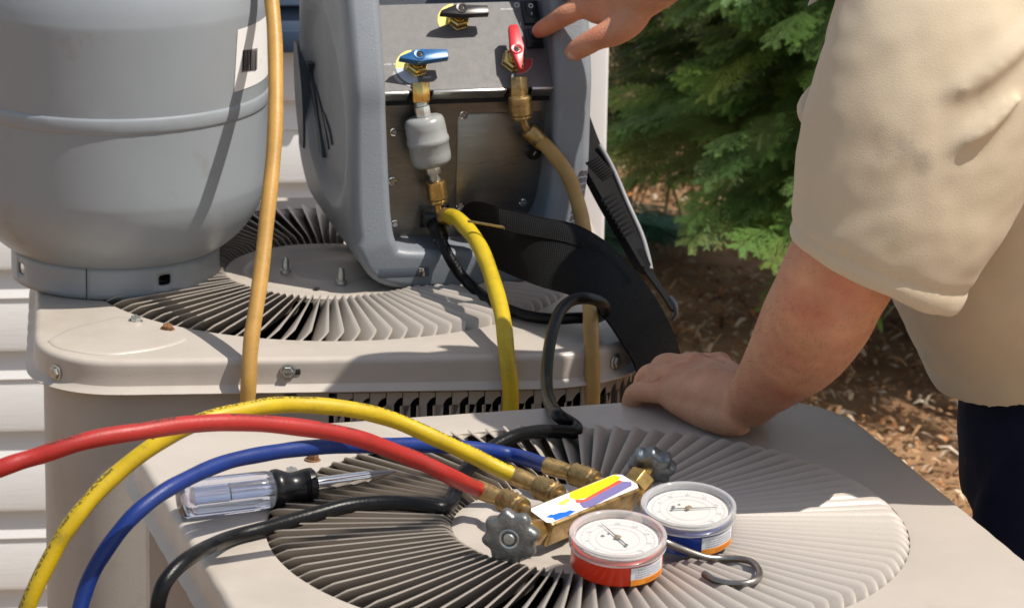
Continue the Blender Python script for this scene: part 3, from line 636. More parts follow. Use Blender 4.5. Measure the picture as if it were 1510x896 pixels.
for rr_, a0, a1, wd in ((.0262, 190, 228, .0007), (.0282, 195, 225, .0006), (.026, 236, 258, .0008)): sector('panel_line', cb, rr_, rr_ + wd, a0, a1, PRW)
p = pan(762, 8); sector('off_mark', p, .0022, .0031, 0, 360, PRW)
# rocker switches
def switch(px, py, w_, h_, marks):
    p = pan(px, py); M = PF @ Matrix.Translation((p.x, p.y, 0)) @ Matrix.Rotation(math.radians(0), 4, 'Z')
    b = MB(); b.box((0, 0, .002), (w_, h_, .004), M); bz = obj('switch_bezel', b, BLACK, mach, bevel=.0012)
    b = MB(); x = w_ * .31; y = h_ * .36; b.add([(-x, -y, .003), (x, -y, .003), (x, 0, .0065), (-x, 0, .0065), (-x, y, .0085), (x, y, .0085), (-x, y, .002), (x, y, .002), (-x, -y, .002), (x, -y, .002), (-x, 0, .002), (x, 0, .002)], [(0, 1, 2, 3), (3, 2, 5, 4), (4, 5, 7, 6), (0, 8, 9, 1), (0, 3, 10, 8), (3, 4, 6, 10), (1, 9, 11, 2), (2, 11, 7, 5)], M); rk = obj('rocker', b, BLACK, bz, bevel=.0008)
    if marks:
        sl = math.atan2(.002, y); N_ = M @ Matrix.Translation((0, y * .5, .0077)) @ Matrix.Rotation(sl, 4, 'X'); b = MB(); b.lathe([(.0017, .0002), (.0027, .0002)], 20, N_, cap=(False, False)); obj('rocker_mark', b, PRW, bz)
        sl = math.atan2(.0035, y); N_ = M @ Matrix.Translation((0, -y * .32, .0057)) @ Matrix.Rotation(sl, 4, 'X'); b = MB(); b.box((0, 0, .0003), (.0007, .0032, .0002), N_); obj('rocker_mark', b, PRW, bz)
switch(782, 20.5, .0195, .031, True); switch(787, 58, .0195, .026, False)
text('panel_lettering', 'FAN', .0036, PF @ Matrix.Translation((pan(788, 62.5).x, pan(788, 62.5).y, .0046)), pm('print_dim', (.3, .3, .3), .6), mach)
# brass ports below the panel
def port(px, py, l_, r_, mat):
    p = mpl(px, py, (0, PO.y + .004, 0), (0, -1, 0)); d_ = Vector((0, -.25, -1)).normalized(); M = axis_frame(p, d_, (0, 1, 0)) @ Matrix.Rotation(PI / 6, 4, 'Z')
    b = MB(); b.lathe([(0, -.012), (r_, -.012), (r_, l_ * .75), (r_ * .86, l_), (0, l_)], 6, M, cap=(False, False)); obj('brass_port', b, mat, mach, bevel=.0005); return MM @ (p + d_ * l_), M3 @ d_
pin, pind = port(620, 138, .0105, .0112, BRASSN); pout, poutd = port(764.5, 130, .012, .0112, BRASSD)
# cover plate, screws, fuse cap, inlet
c0, c1_, c2_ = st(674, 168), st(757, 157), st(674, 372)
o_ = [(c0.x + .008, c0.z), (c0.x + .002, c0.z - .002), (c0.x, c0.z - .008), (c0.x, .03), (.098, .03), (.098, c0.z)]
b = MB(); b.prism(o_, 0, .0012, Matrix(((1, 0, 0, 0), (0, 0, -1, SY + .0001), (0, 1, 0, 0), (0, 0, 0, 1)))); obj('cover_plate', b, STEEL, mach, bevel=.0006)
for px, py in ((580.7, 194.8), (578.5, 267), (683.8, 169.7), (771.5, 299), (678.5, 303), (582, 330)): screw(mach, st(px, py, .0015), (0, -1, 0), .0034, CHROME, h=.0028)
p = st(785.5, 223, .001); b = MB(); b.lathe([(0, .008), (.0075, .008), (.0085, .007), (.0088, 0)], 28, axis_frame(p, (0, -1, 0)), cap=(False, False)); b.box((0, 0, .0083), (.0085, .0014, .001), axis_frame(p, (0, -1, 0)) @ Matrix.Rotation(1.0, 4, 'Z')); obj('fuse_cap', b, BLACK, mach, smooth=40)
b = MB(); b.box((0, 0, .0098), (.0048, .001, .0005), axis_frame(p, (0, -1, 0)) @ Matrix.Rotation(1.0, 4, 'Z')); obj('fuse_mark', b, PRW, mach)
p = st(641, 318, .001); b = MB(); b.box((p.x, p.y, p.z), (.034, .006, .026)); b.box((p.x, p.y - .003, p.z), (.027, .004, .020)); obj('power_inlet', b, BLACK, mach, bevel=.0015)
# trim low on the front of the shell
b = MB(); p = mpl(585, 402, (0, -.145, 0), (0, -1, 0)); b.box((p.x + .008, -.1442, p.z), (.058, .0022, .012)); obj('base_groove', b, pm('groove_grey', (.10, .12, .15), .5), mach, bevel=.0028)
p = mpl(622, 401, (0, -.146, 0), (0, -1, 0)); b = MB(); b.box((p.x, -.1452, p.z), (.007, .003, .010)); obj('base_clip', b, CHROME, mach, bevel=.0008)
# bits of the hose rack behind the panel top
b = MB(); p = PF @ Vector((pan(575, 3).x, ptop + .018, -.004)); b.box(p, (.018, .012, .012)); obj('blue_block', b, pm('block_blue', (.01, .06, .25), .4), mach, bevel=.002)
b = MB(); p = PF @ Vector((pan(598, 3).x, ptop + .018, -.004)); b.box(p, (.010, .012, .012)); obj('tan_block', b, BRASS, mach, bevel=.002)

# ------------------------------------------------------------------ inline filter between the inlet port and the yellow hose
SYW = lambda px, py, off: MM @ st(px, py, off)
ft = SYW(622, 158, .03); fb = SYW(641, 262, .034); fd = (fb - ft).normalized(); FM = axis_frame(ft, fd, (0, 1, 0)); FL = (fb - ft).length
fil = thing('inline_filter', 'pale grey ribbed filter canister hanging under the inlet port of the machine', 'filter', fb)
k_ = FL / .078
prof = [(.011, .010), (.0165, .0105), (.0205, .0125), (.0222, .017), (.0226, .024), (.0226, .0335), (.0236, .0345), (.0238, .037), (.0236, .0395), (.0226, .0405), (.0226, .052), (.0222, .058), (.0215, .0600), (.0205, .0615), (.0175, .064), (.015, .0645), (.0145, .0635), (.009, .0635)]
b = MB(); b.lathe([(r, z * k_) for r, z in prof], 40, FM, cap=(True, True)); obj('canister', b, FILT, fil, world=True, smooth=45)
for z0, z1, r_ in ((-.001, .010, .0092), (.0635, .0735, .0088)):
    b = MB(); b.lathe([(0, z0 * k_), (r_, z0 * k_), (r_, z1 * k_), (0, z1 * k_)], 6, FM @ Matrix.Rotation(.3, 4, 'Z'), cap=(False, False)); obj('hex_end', b, pm('hex_plated', (.6, .6, .58), .3, metal=.6), fil, world=True, bevel=.0008)
b = MB(); b.tube([pin - pind * .006, (pin + ft) / 2, ft], .0078, 16); b.tube([fb - fd * .006, fb + fd * .004], .0062, 16); obj('thread', b, ZINC, fil, world=True)

# ------------------------------------------------------------------ hoses
def knurl(mb, M, r, l, n=13, rows=6):
    """knurled nut from z=0 to l with a diamond pattern"""
    nn = n * 2; rings = []
    for i in range(rows + 1):
        z = l * (.06 + .70 * i / rows); rings.append([((r + .0008 * (1 if (k + i) % 2 else -1)) * math.cos(2 * PI * k / nn), (r + .0008 * (1 if (k + i) % 2 else -1)) * math.sin(2 * PI * k / nn), z) for k in range(nn)])
    c = lambda rr, z: [(rr * math.cos(2 * PI * k / nn), rr * math.sin(2 * PI * k / nn), z) for k in range(nn)]
    rings = [c(r * .66, -l * .04), c(r * .9, 0), c(r * .98, l * .03)] + rings + [c(r * .9, l * .79), c(r * .84, l * .81), c(r * .9, l * .84), c(r * .93, l * .90), c(r * .88, l * .97), c(r * .6, l)]
    mb.loft(rings, True, (True, True), M)
def hose(label, pts, r, mat, n=10, cat='hose', sub=8, rs=None):
    c = cr(pts, sub); ph = random.uniform(0, 9)
    for i in range(3, len(c) - 2): c[i] = c[i] + Vector((math.sin(i * .41 + ph), math.sin(i * .53 + ph * 2), math.sin(i * .37 + ph * 3))) * (r * .045)
    rs = rs or [r * (1 + .025 * math.sin(i * .7 + ph)) for i in range(len(c))]
    base = min(c, key=lambda p: p.z)
    t = thing('hose', label, cat, base); b = MB(); b.tube(c, rs or r, n=16, uv=True); obj('hose_body', b, mat, t, world=True, smooth=70); return t, c
# yellow hose from the filter
n0 = SYW(643.5, 279, .035); n1_ = SYW(646, 300, .036); e1 = SYW(651, 318, .04)
hy, c = hose('yellow hose dropping from the inline filter over the far unit edge', [SYW(664, 319, .056), SYW(680, 327, .095), SYW(700, 352, .135), P(722, 398, 3.945), P(738, 455, 3.87), P(747, 515, 3.815), P(752, 570, 3.80), P(751, 640, 3.80), P(735, 760, 3.80)], .0088, YEL2)
b = MB(); dd_ = (n1_ - n0).normalized(); knurl(b, axis_frame(n0 - dd_ * .009, dd_, (0, 1, 0)), .0108, .026); obj('knurled_nut', b, BRASS, hy, world=True, smooth=25)
b = MB(); b.tube(cr([n1_ - dd_ * .003, n1_ + dd_ * .008, e1, SYW(658, 320, .045)], 5), .0046, 14); obj('bent_stem', b, BRASS, hy, world=True)
b = MB(); b.tube([SYW(651, 319, .041), SYW(656, 319.5, .045), SYW(667, 320, .052), SYW(673, 323, .057)], [.0082, .0098, .0098, .0092], 18); obj('ferrule', b, pm('ferrule_brown', (.33, .21, .06), .4, metal=.7), hy, world=True, smooth=40)
# tan hose from the outlet
o0 = SYW(766.5, 147, .034); o1 = SYW(769, 172, .034)
ht, c = hose('tan hose curving from the outlet port behind the strap and down the far unit', [SYW(793, 206, .034), SYW(812, 222, .048), SYW(834, 253, .070), SYW(850, 290, .085), P(860, 335, 4.045), P(866, 390, 3.985), P(869, 440, 3.895), P(872, 490, 3.852), P(873, 560, 3.84), P(873, 640, 3.84), P(868, 760, 3.86)], .0083, TAN2)
b = MB(); dd_ = (o1 - o0).normalized(); knurl(b, axis_frame(o0 - dd_ * .004, dd_, (0, 1, 0)), .0125, .0265); obj('knurled_nut', b, BRASSD, ht, world=True, smooth=25)
b = MB(); b.tube(cr([o1 - dd_ * .004, SYW(772, 180, .034), SYW(777, 190, .034), SYW(784, 197, .034)], 5), .0048, 14); obj('bent_stem', b, BRASSD, ht, world=True)
b = MB(); b.tube([SYW(778, 191, .034), SYW(780, 193, .034), SYW(799, 210, .035), SYW(801, 212, .0355)], [.0083, .0098, .0098, .0088], 18); obj('ferrule', b, BRASSD, ht, world=True, smooth=40)
# tan hose hanging in front of the cylinder
hl, c = hose('long tan hose hanging between the cylinder and the machine', [P(391, -120, 4.085), P(399, -20, 4.045), P(405, 60, 4.0), P(407, 150, 3.945), P(401, 250, 3.895), P(391, 350, 3.85), P(378, 450, 3.805), P(369, 520, 3.778), P(366, 575, 3.765), P(364, 640, 3.765), P(362, 760, 3.77)], .0083, TAN)

# ------------------------------------------------------------------ gauge set on the near unit
zt_ = ZN + .034
A0 = Z(806, 757, zt_); A1 = Z(920, 711, zt_); bx = (A1 - A0); BL = bx.length; bx = bx.normalized(); hz_ = Vector((0, 0, 1)).cross(bx).normalized(); bn = (Vector((0, 0, 1)) * math.cos(.36) - hz_ * math.sin(.36)).normalized(); by = bn.cross(bx).normalized()
GM = frame(A0, bx, by, bn)
gs = thing('manifold_gauge_set', 'brass gauge manifold with one red and one blue gauge lying on the near fan grille', 'gauge set', (A0.x, A0.y, ZN))
BH = .024; w2 = .0145
b = MB(); b.box((BL / 2, 0, -BH / 2), (BL + .016, 2 * w2, BH), GM); blk = obj('manifold_block', b, BRASSD, gs, world=True, bevel=.0025, seg=3)
# colour sticker on the block
def sk(name, o_, mat, z): b = MB(); b.prism([(x * BL, y * w2) for x, y in o_], z, z + .0002, GM); obj(name, b, mat, lab, world=True)
b = MB(); b.prism([(x * BL, y * w2) for x, y in ((-.07, -.78), (-.10, -.6), (-.10, .6), (-.07, .8), (1.0, .84), (1.07, .6), (1.09, -.5), (1.06, -.8))], .0001, .0004, GM); lab = obj('block_sticker', b, pm('sticker_plain', (.82, .82, .82), .35, var=.02), blk, world=True)
SY_ = pm('ink_yellow', (.85, .58, .01), .35, var=.05); SR_ = pm('ink_red', (.65, .10, .06), .35, var=.2, vs=90); SV_ = pm('ink_violet', (.17, .15, .33), .35, var=.05); SB_ = pm('ink_blue', (.01, .13, .62), .35, var=.03)
sk('ink_patch', [(.40, .1), (.36, .45), (.42, .80), (1.0, .80), (1.03, .45), (.95, .24), (.62, .04), (.5, -.04)], SY_, .0005)
sk('ink_patch', [(.36, -.12), (.38, .12), (.46, -.1), (.60, .02), (.98, .28), (1.0, -.02), (.62, -.28), (.45, -.32)], SR_, .0006)
sk('ink_patch', [(.38, -.22), (.46, -.3), (.62, -.18), (1.0, .06), (1.06, -.22), (1.02, -.5), (.44, -.82), (.36, -.7)], SV_, .0007)
sk('ink_patch', [(-.05, -.25), (.02, -.18), (.04, -.28), (.12, -.32), (.17, -.45), (.22, -.42), (.26, -.66), (.15, -.78), (-.01, -.74), (.0, -.5)], SB_, .0005)
sk('ink_patch', [(.22, .42), (.34, .5), (.34, .22), (.24, .1), (.18, .25)], pm('ink_pale_yellow', (.82, .72, .12), .4), .0005)
def lobes(r, n=8, amp=.085): return [(r * (1 + amp * math.cos(n * a)) * math.cos(a), r * (1 + amp * math.cos(n * a)) * math.sin(a)) for a in [2 * PI * k / 128 for k in range(128)]]
def wheel(c, ax, r, mat, label, spin):
    M = axis_frame(c, ax) @ Matrix.Rotation(spin, 4, 'Z'); b = MB(); rings = []
    for s_, z, amp in ((.30, .0045, 0), (.34, .0055, 0), (.42, .0062, 0), (.60, .0052, .02), (.86, .0058, .07), (.95, .0045, .085), (1., .002, .09), (1., -.004, .09), (.94, -.007, .085), (.8, -.0082, .06), (.3, -.009, 0)):
        rings.append([(x, y, z) for x, y in lobes(r * s_, 8, amp)])
    b.loft(rings, True, (True, True), M); wh = obj('handwheel', b, mat, gs, world=True, smooth=50, label=label)
    b = MB(); b.lathe([(0, .0072), (.0042, .007), (.0058, .0055), (.006, .004)], 20, M, cap=(False, False)); b.lathe([(r * .30, .0042), (r * .29, .0058), (r * .36, .0064), (r * .40, .0058)], 32, M, cap=(False, False)); obj('wheel_screw', b, ZINC, wh, world=True, smooth=40)
ax1 = (-bx * .88 - by * .42 + Vector((0, 0, .12))).normalized()
W1 = P(753, 791, (A0 - bx * .036).y - .012); wheel(W1, ax1, .0228, CAST, 'grey lobed handwheel at the red end', .2)
ax2 = (bx * .85 + by * .45 + Vector((0, 0, .42))).normalized()
W2 = P(962, 684, (A1 + bx * .045).y); wheel(W2, ax2, .0195, CASTD, 'bluish lobed handwheel at the blue end', .1)
for e, wv, M_ in ((A0 - bx * .008, W1, -1), (A1 + bx * .008, W2, 1)):
    e = e - Vector((0, 0, .012)); d_ = (wv - e); L_ = d_.length; d_.normalize(); M = axis_frame(e, d_)
    b = MB(); b.lathe([(.0, 0), (.0095, 0), (.0095, .006), (.0125, .0065), (.0128, L_ * .55), (.0105, L_ * .60), (0, L_ * .60)], 6, M, cap=(False, False)); b.lathe([(.006, L_ * .58), (.006, L_ * .95)], 16, M); obj('valve_body', b, BRASS, gs, world=True, bevel=.0006)
# gauges
def thin_clear(name, tint, mixf, rough=.03):
    mt = bpy.data.materials.new(name); mt.use_nodes = True; N, L, b = nd(mt); b.inputs['Base Color'].default_value = (*tint, 1); b.inputs['Roughness'].default_value = rough
    tr = N.new('ShaderNodeBsdfTransparent'); tr.inputs[0].default_value = (1, 1, 1, 1); gl = N.new('ShaderNodeBsdfGlossy'); gl.inputs['Roughness'].default_value = rough; fr = N.new('ShaderNodeFresnel'); fr.inputs[0].default_value = 1.45
    m1 = N.new('ShaderNodeMixShader'); L.new(fr.outputs[0], m1.inputs[0]); L.new(tr.outputs[0], m1.inputs[1]); L.new(gl.outputs[0], m1.inputs[2])
    m2 = N.new('ShaderNodeMixShader'); m2.inputs[0].default_value = mixf; L.new(m1.outputs[0], m2.inputs[1]); L.new(b.outputs[0], m2.inputs[2]); L.new(m2.outputs[0], N['Material Output'].inputs[0]); return mt
GW = pm('gauge_white', (.68, .68, .66), .5, var=.02)
LENS = thin_clear('gauge_lens', (.9, .9, .9), .06); BEZ = thin_clear('clear_bezel', (.86, .84, .82), .36, .10)
def gauge(cx, cy, hz, col, label, needle, stem, warm):
    c = Z(cx, cy, ZN + hz); nrm = Vector((0.02, -.17, 1)).normalized(); u = Vector((1, 0, 0)); u = (u - nrm * u.dot(nrm)).normalized(); M = frame(c, u, nrm.cross(u), nrm); R = .0392
    cs_ = pm('case_' + col[0], col[1], .3, var=.06, coat=.2)
    b = MB(); b.lathe([(0, -.0305), (R - .004, -.0305), (R - .0015, -.0295), (R - .0008, -.028), (R - .0010, -.0095), (R - .003, -.0080), (0, -.0080)], 64, M, cap=(False, False)); ga = obj('gauge_case', b, cs_, gs, world=True, smooth=45, label=label)
    b = MB(); b.lathe([(R - .0007, -.0108), (R + .0008, -.0108), (R + .0013, -.0098), (R + .0008, -.0089), (R + .0013, -.0080), (R + .0010, -.0062), (R + .0014, -.0055), (R + .0014, -.0012), (R + .0010, -.0003), (R - .0005, .0001), (R - .0018, .0001), (R - .0026, -.0006), (R - .0031, -.0022), (R - .0038, -.0048), (R - .0025, -.006)], 72, M, cap=(False, False)); bz = obj('bezel', b, BEZ, ga, world=True, smooth=50)
    b = MB(); b.lathe([(R - .0031, -.0012), (R*.5, -.0010), (.0005, -.0009)], 56, M, cap=(False, True)); obj('lens', b, LENS, ga, world=True)
    b = MB(); b.lathe([(0, -.0062), (R - .0042, -.0062), (R - .0042, -.0075), (0, -.0075)], 56, M, cap=(False, False)); obj('dial', b, GW, ga, world=True)
    b = MB(); D = .0060
    for k in range(51):
        a = math.radians(-45 + 270 * k / 50); r0 = .0315; l_ = .0030 if k % 5 == 0 else .0016; Mk = M @ Matrix.Rotation(a, 4, 'Z'); b.box((r0 - l_ / 2, 0, -D), (l_, .00032, .0001), Mk)
    obj('dial_ticks', b, pm('tick_grey', (.30, .29, .29), .6), ga, world=True)
    b = MB()
    for r0, w_ in ((.0240, .0004), (.0180, .0004)):
        b.lathe([(r0, -D), (r0 + w_, -D)], 48, M, cap=(False, False))
    obj('scale_ring', b, pm('scale_' + col[0], warm, .6), ga, world=True)
    for k in range(9):
        a = math.radians(225 - 270 * k / 8 + 0); rr = .0262; s_ = str(k * 50 if col[0] == 'red' else k * 15); text('dial_lettering', s_, .0034, M @ Matrix.Translation((rr * math.cos(a), rr * math.sin(a), -.0059)), pm('dial_ink', (.33, .32, .32), .6), ga).matrix_local = MW[gs.name].inverted()
    for x, y, r_ in ((-.0125, .0045, .0017), (-.0075, .0085, .0012)):
        b = MB(); b.lathe([(0, -.0058), (r_, -.0058), (r_, -.0062)], 14, M @ Matrix.Translation((x, y, 0)), cap=(False, False)); obj('dial_stud', b, pm('stud_grey', (.12, .11, .1), .5), ga, world=True)
    Mn = M @ Matrix.Rotation(needle, 4, 'Z'); b = MB(); b.prism([(-.012, .0006), (-.0135, .0016), (-.0150, .0012), (-.0150, -.0012), (-.0135, -.0016), (-.012, -.0006), (0, -.0007), (.0255, -.00015), (.0255, .00015), (0, .0007)], -.0045, -.0042, Mn); obj('needle', b, pm('needle_black', (.05, .05, .05), .5), ga, world=True)
    b = MB(); b.box((0, 0, -.0036), (.0052, .0036, .0016), Mn @ Matrix.Rotation(.6, 4, 'Z')); obj('needle_hub', b, BRASSD, ga, world=True, bevel=.0005)
    # warning label on the case: white with an orange foot
    def bend(a0, z0, sc):
        def f(co): a = a0 + co.x / R; return M @ Vector(((R - .0001 + co.z) * math.cos(a), (R - .0001 + co.z) * math.sin(a), z0 + co.y))
        return f
    def strip(z0, z1, a0, a1, dr):
        b = MB(); nn = 16; b.loft([[tuple(M @ Vector(((R - .0004 + d_) * math.cos(a0 + (a1 - a0) * k / nn), (R - .0004 + d_) * math.sin(a0 + (a1 - a0) * k / nn), z))) for z in (z0, z1) for d_ in ((dr,))] for k in range(nn + 1)], False, (False, False)); return b
    a0, a1 = math.radians(-74), math.radians(-20)
    lb = obj('warning_label', strip(-.0287, -.0122, a0, a1, .0003), pm('label_white', (.78, .78, .8), .5, var=.02), ga, world=True)
    obj('label_band', strip(-.0287, -.0232, a0, a1, .0005), pm('label_orange', (.8, .27, .02), .5), ga, world=True)
    for k, z in enumerate((-.0148, -.0170, -.0192, -.0214)):
        b = MB(); a_ = a0 + .10 + .05 * (k == 0)
        while a_ < a1 - .12:
            l_ = random.uniform(.02, .07); q_ = strip(z - .0004, z + .0004, a_, min(a1 - .08, a_ + l_), .0006); b.add(q_.v, q_.f); a_ += l_ + .02
        obj('label_print', b, pm('label_ink', (.2, .2, .24), .6), ga, world=True)
    me_t = text('label_lettering', 'WARNING', .0040, None, pm('label_dark', (.5, .12, .01), .6), ga, bend=bend((a0 + a1) / 2 + .12, -.0260, 1)); 
    for v in me_t.data.vertices: d_ = v.co - (M @ Vector((0, 0, 0))); v.co = v.co + (d_ - nrm * d_.dot(nrm)).normalized() * .0006
    me_t.matrix_local = MW[gs.name].inverted()
    # stem to the block
    s0 = Z(*stem, ZN + .022); d_ = s0 - (c - nrm * .02); d_.z = 0; d_.normalize(); e0 = c - nrm * .021 + d_ * (R - .006); b = MB(); b.tube([e0, s0 - d_ * .006], .0062, 18); b.tube([s0 - d_ * .012, s0 - d_ * .011, s0 - d_ * .005, s0 - d_ * .004], [.006, .0088, .0088, .006], 6); obj('gauge_stem', b, BRASSD, ga, world=True, smooth=40)
gauge(911.5, 785, .0445, ('red', (.74, .040, .010)), 'red gauge with a white dial', math.radians(120), (846, 781), (.62, .4, .4))
gauge(1015.5, 742, .0445, ('blue', (.008, .05, .34)), 'blue gauge with a white dial', math.radians(8), (948, 737), (.62, .45, .45))
# hanging hook
b = MB(); zz = ZN + .010
hp_ = [(955, 789, .030), (982, 799, .027), (1006, 809, .020), (1040, 821, .012), (1065, 823, .010), (1088, 823.5, .011), (1108, 828, .012), (1119, 840, .012), (1118, 852, .011), (1103, 859, .010), (1080, 860, .009), (1055, 855, .009), (1038, 845, .010)]
b.tube(cr([Z(x, y, ZN + z) for x, y, z in hp_], 7), .0030, 12); obj('hanging_hook', b, RODM, gs, world=True, smooth=60)

def mhose(label, fer, nut, blockpt, pts, r, mat):
    """hose ending on the manifold: pts run away from the ferrule"""
    f0, f1 = fer; d_ = (f0 - f1).normalized()
    h, c = hose(label, [f1 - d_ * -.004] + pts, r, mat)
    b = MB(); b.tube([f1 + d_ * -.001, f1 + d_ * .001, f1.lerp(f0, .55), f0, f0 + d_ * .001], [r * .9, r * 1.16, r * 1.16, r * .98, r * .7], 20); obj('ferrule', b, BRASSD, h, world=True, smooth=40)
    dn = (blockpt - f0).normalized(); b = MB(); knurl(b, axis_frame(f0 + dn * .0005, dn), r * 1.42, .027); obj('knurled_nut', b, BRASSD, h, world=True, smooth=25)
    b = MB(); b.tube([f0 + dn * .02, blockpt], r * .72, 16); obj('stub', b, BRASSD, h, world=True)
zh = ZN + .022
red_b = Z(800, 757, zh); mhose('red hose arching from the red end of the gauge set to the left edge', (Z(741, 735, zh + .003), Z(703, 720, zh + .008)), None, Z(786, 757, zh),
    [P(660, 700, 3.06), P(600, 672, 3.04), P(540, 650, 3.01), P(460, 632, 2.98), P(370, 623, 2.95), P(285, 625, 2.92), P(200, 636, 2.89), P(120, 652, 2.87), P(50, 673, 2.86), P(0, 691, 2.85), P(-70, 722, 2.84), P(-160, 790, 2.83)], .0072, RED)
mhose('yellow hose arching high from the middle of the gauge set to the lower left', (Z(793, 716, zh + .003), Z(754, 699, zh + .009)), None, Z(852, 742, zh),
    [P(712, 679, 3.14), P(650, 649, 3.13), P(580, 619, 3.12), P(510, 602, 3.10), P(440, 596.5, 3.08), P(370, 602, 3.05), P(300, 620, 3.02), P(230, 654, 3.0), P(160, 709, 2.98), P(111, 764, 2.96), P(75, 821, 2.95), P(43, 888, 2.94), P(24, 960, 2.94), P(14, 1060, 2.94)], .0072, YEL)
mhose('blue hose running from the blue end of the gauge set down past the screwdriver', (Z(843, 697, zh + .003), Z(803, 685, zh + .007)), None, Z(900, 716, zh),
    [P(760, 672, 3.235), P(700, 661, 3.22), P(620, 656, 3.19), P(540, 656, 3.15), P(458, 660, 3.10), P(398, 667, 3.07), P(338, 680, 3.04), P(278, 704, 3.0), P(232, 731, 2.97), P(187, 770, 2.95), P(150, 819, 2.94), P(124, 875, 2.93), P(108, 940, 2.92), P(98, 1030, 2.92)], .0068, BLU)

# ------------------------------------------------------------------ power cord
cw = lambda px, py, o_: SYW(px, py, o_)
cord = thing('power_cord', 'black power cord running from the machine and looping across onto the near unit', 'power cord', Z(700, 700, ZN))
zc_ = ZF + .0085
pts = [cw(643, 334, .030), cw(650, 352, .066), cw(662, 378, .080), cw(677, 402, .082), Z(702, 428, ZF + .0095), Z(735, 450, ZF + .0085), Z(775, 465, ZF + .0085), Z(815, 470, ZF + .0085), Z(850, 468.5, ZF + .012), P(878, 468, 3.93), P(891, 461, 3.88), P(889, 448, 3.845), P(868, 440, 3.83), P(843, 443, 3.82), P(824, 462, 3.795), P(812, 500, 3.74), P(806, 550, 3.63), P(809, 588, 3.50)]
pts += [Z(821, 610, ZN + .020), Z(838, 622, ZN + .012), Z(849, 630, ZN + .009), Z(845, 637, ZN + .009), Z(824, 636, ZN + .013), Z(795, 636, ZN + .018), Z(760, 643, ZN + .022), Z(725, 660, ZN + .018), Z(698, 680, ZN + .013), Z(679, 705, ZN + .011), Z(670, 728, ZN + .010), Z(664, 742, ZN + .010), Z(652, 748, ZN + .012), Z(632, 746, ZN + .013), Z(600, 742, ZN + .013), Z(560, 741, ZN + .013), Z(510, 746, ZN + .012), Z(450, 762, ZN + .009), Z(390, 779, ZN + .008), Z(330, 796, ZN + .009), P(282, 820, 2.93), P(250, 848, 2.90), P(235, 880, 2.89), P(230, 930, 2.89), P(230, 1010, 2.90)]
c = cr(pts, 7); rs = [.0062 if p.y > 3.5 else .0066 for p in c]; b = MB(); b.tube(c, rs, n=14, uv=True); obj('cable', b, hosemat('cord_print', (.006, .0065, .0075), ink=(.2, .2, .2), inkv=.22, band=.05, period=.25, frac=.35, rough=.33, dirt=(.02, .02, .02), amt=.3, spec=.22), cord, world=True, smooth=70)
b = MB(); p0 = cw(641, 318, .006); p1 = cw(643, 333, .03); d_ = (cw(650, 352, .066) - p1).normalized()
b.box((0, 0, 0), (.026, .017, .026), axis_frame(cw(641, 322, .018), (cw(641, 318, 0) - cw(642, 326, .03)).normalized())); obj('plug', b, BLACK, cord, world=True, bevel=.003)
b = MB(); L_ = [.0105, .0100, .0085, .0098, .0085, .0095, .0080, .0090, .0072]; b.tube([p1.lerp(cw(651, 354, .067), k / 8) for k in range(9)], L_, 16); obj('strain_relief', b, BLACK, cord, world=True)

# ------------------------------------------------------------------ shoulder strap
WEB = pm('black_webbing', (.007, .007, .0075), .6, var=.2, vs=60, spec=.14)
def webmat():
    mt = WEB; N, L, b = nd(mt); uv = N.new('ShaderNodeUVMap'); wv = N.new('ShaderNodeTexWave'); wv.wave_type = 'BANDS'; wv.bands_direction = 'X'; wv.inputs['Scale'].default_value = 130; wv.inputs['Distortion'].default_value = .3
    w2_ = N.new('ShaderNodeTexWave'); w2_.bands_direction = 'Y'; w2_.inputs['Scale'].default_value = 160; ad = N.new('ShaderNodeMath'); ad.operation = 'ADD'; L.new(wv.outputs[0], ad.inputs[0]); L.new(w2_.outputs[0], ad.inputs[1])
    L.new(uv.outputs[0], wv.inputs[0]); L.new(uv.outputs[0], w2_.inputs[0]); bp = N.new('ShaderNodeBump'); bp.inputs['Strength'].default_value = .7; bp.inputs['Distance'].default_value = .0008; L.new(ad.outputs[0], bp.inputs['Height']); L.new(bp.outputs[0], b.inputs['Normal'])
webmat()
def ribbon(mb, top, bot, th, nb=9, sub=8, bulge=0.):
    A, B = cr(top, sub), cr(bot, sub); N = len(A); ca = []
    rows = []; L = 0
    for i in range(N):
        t_ = (A[min(i + 1, N - 1)] + B[min(i + 1, N - 1)] - A[max(i - 1, 0)] - B[max(i - 1, 0)]).normalized(); s_ = (B[i] - A[i]).normalized(); nrm = t_.cross(s_).normalized()
        if nrm.y > 0: nrm = -nrm
        W = (B[i] - A[i]).length; fr = [A[i].lerp(B[i], k / (nb - 1)) + nrm * (bulge * math.sin(PI * k / (nb - 1))) for k in range(nb)]
        e_ = [p - nrm * th for p in reversed(fr)]; rows.append(fr + e_)
        ca.append((L, W)); L += ((A[min(i + 1, N - 1)] + B[min(i + 1, N - 1)]) / 2 - (A[i] + B[i]) / 2).length
    f0 = len(mb.f); mb.loft(rows); n = 2 * nb
    for fi in range(f0, f0 + (N - 1) * n):
        i, j = divmod(fi - f0, n); k0 = j if j < nb else 2 * nb - 1 - j; j1 = (j + 1) % n; k1 = j1 if j1 < nb else 2 * nb - 1 - j1
        W = ca[i][1]; v0, v1 = W * k0 / (nb - 1), W * k1 / (nb - 1); mb.uv[fi] = [(ca[i][0], v0), (ca[i][0], v1), (ca[i + 1][0], v1), (ca[i + 1][0], v0)]
strap = thing('shoulder_strap', 'wide black webbing strap hanging off the right side of the machine', 'strap', P(960, 540, 3.86))
b = MB()
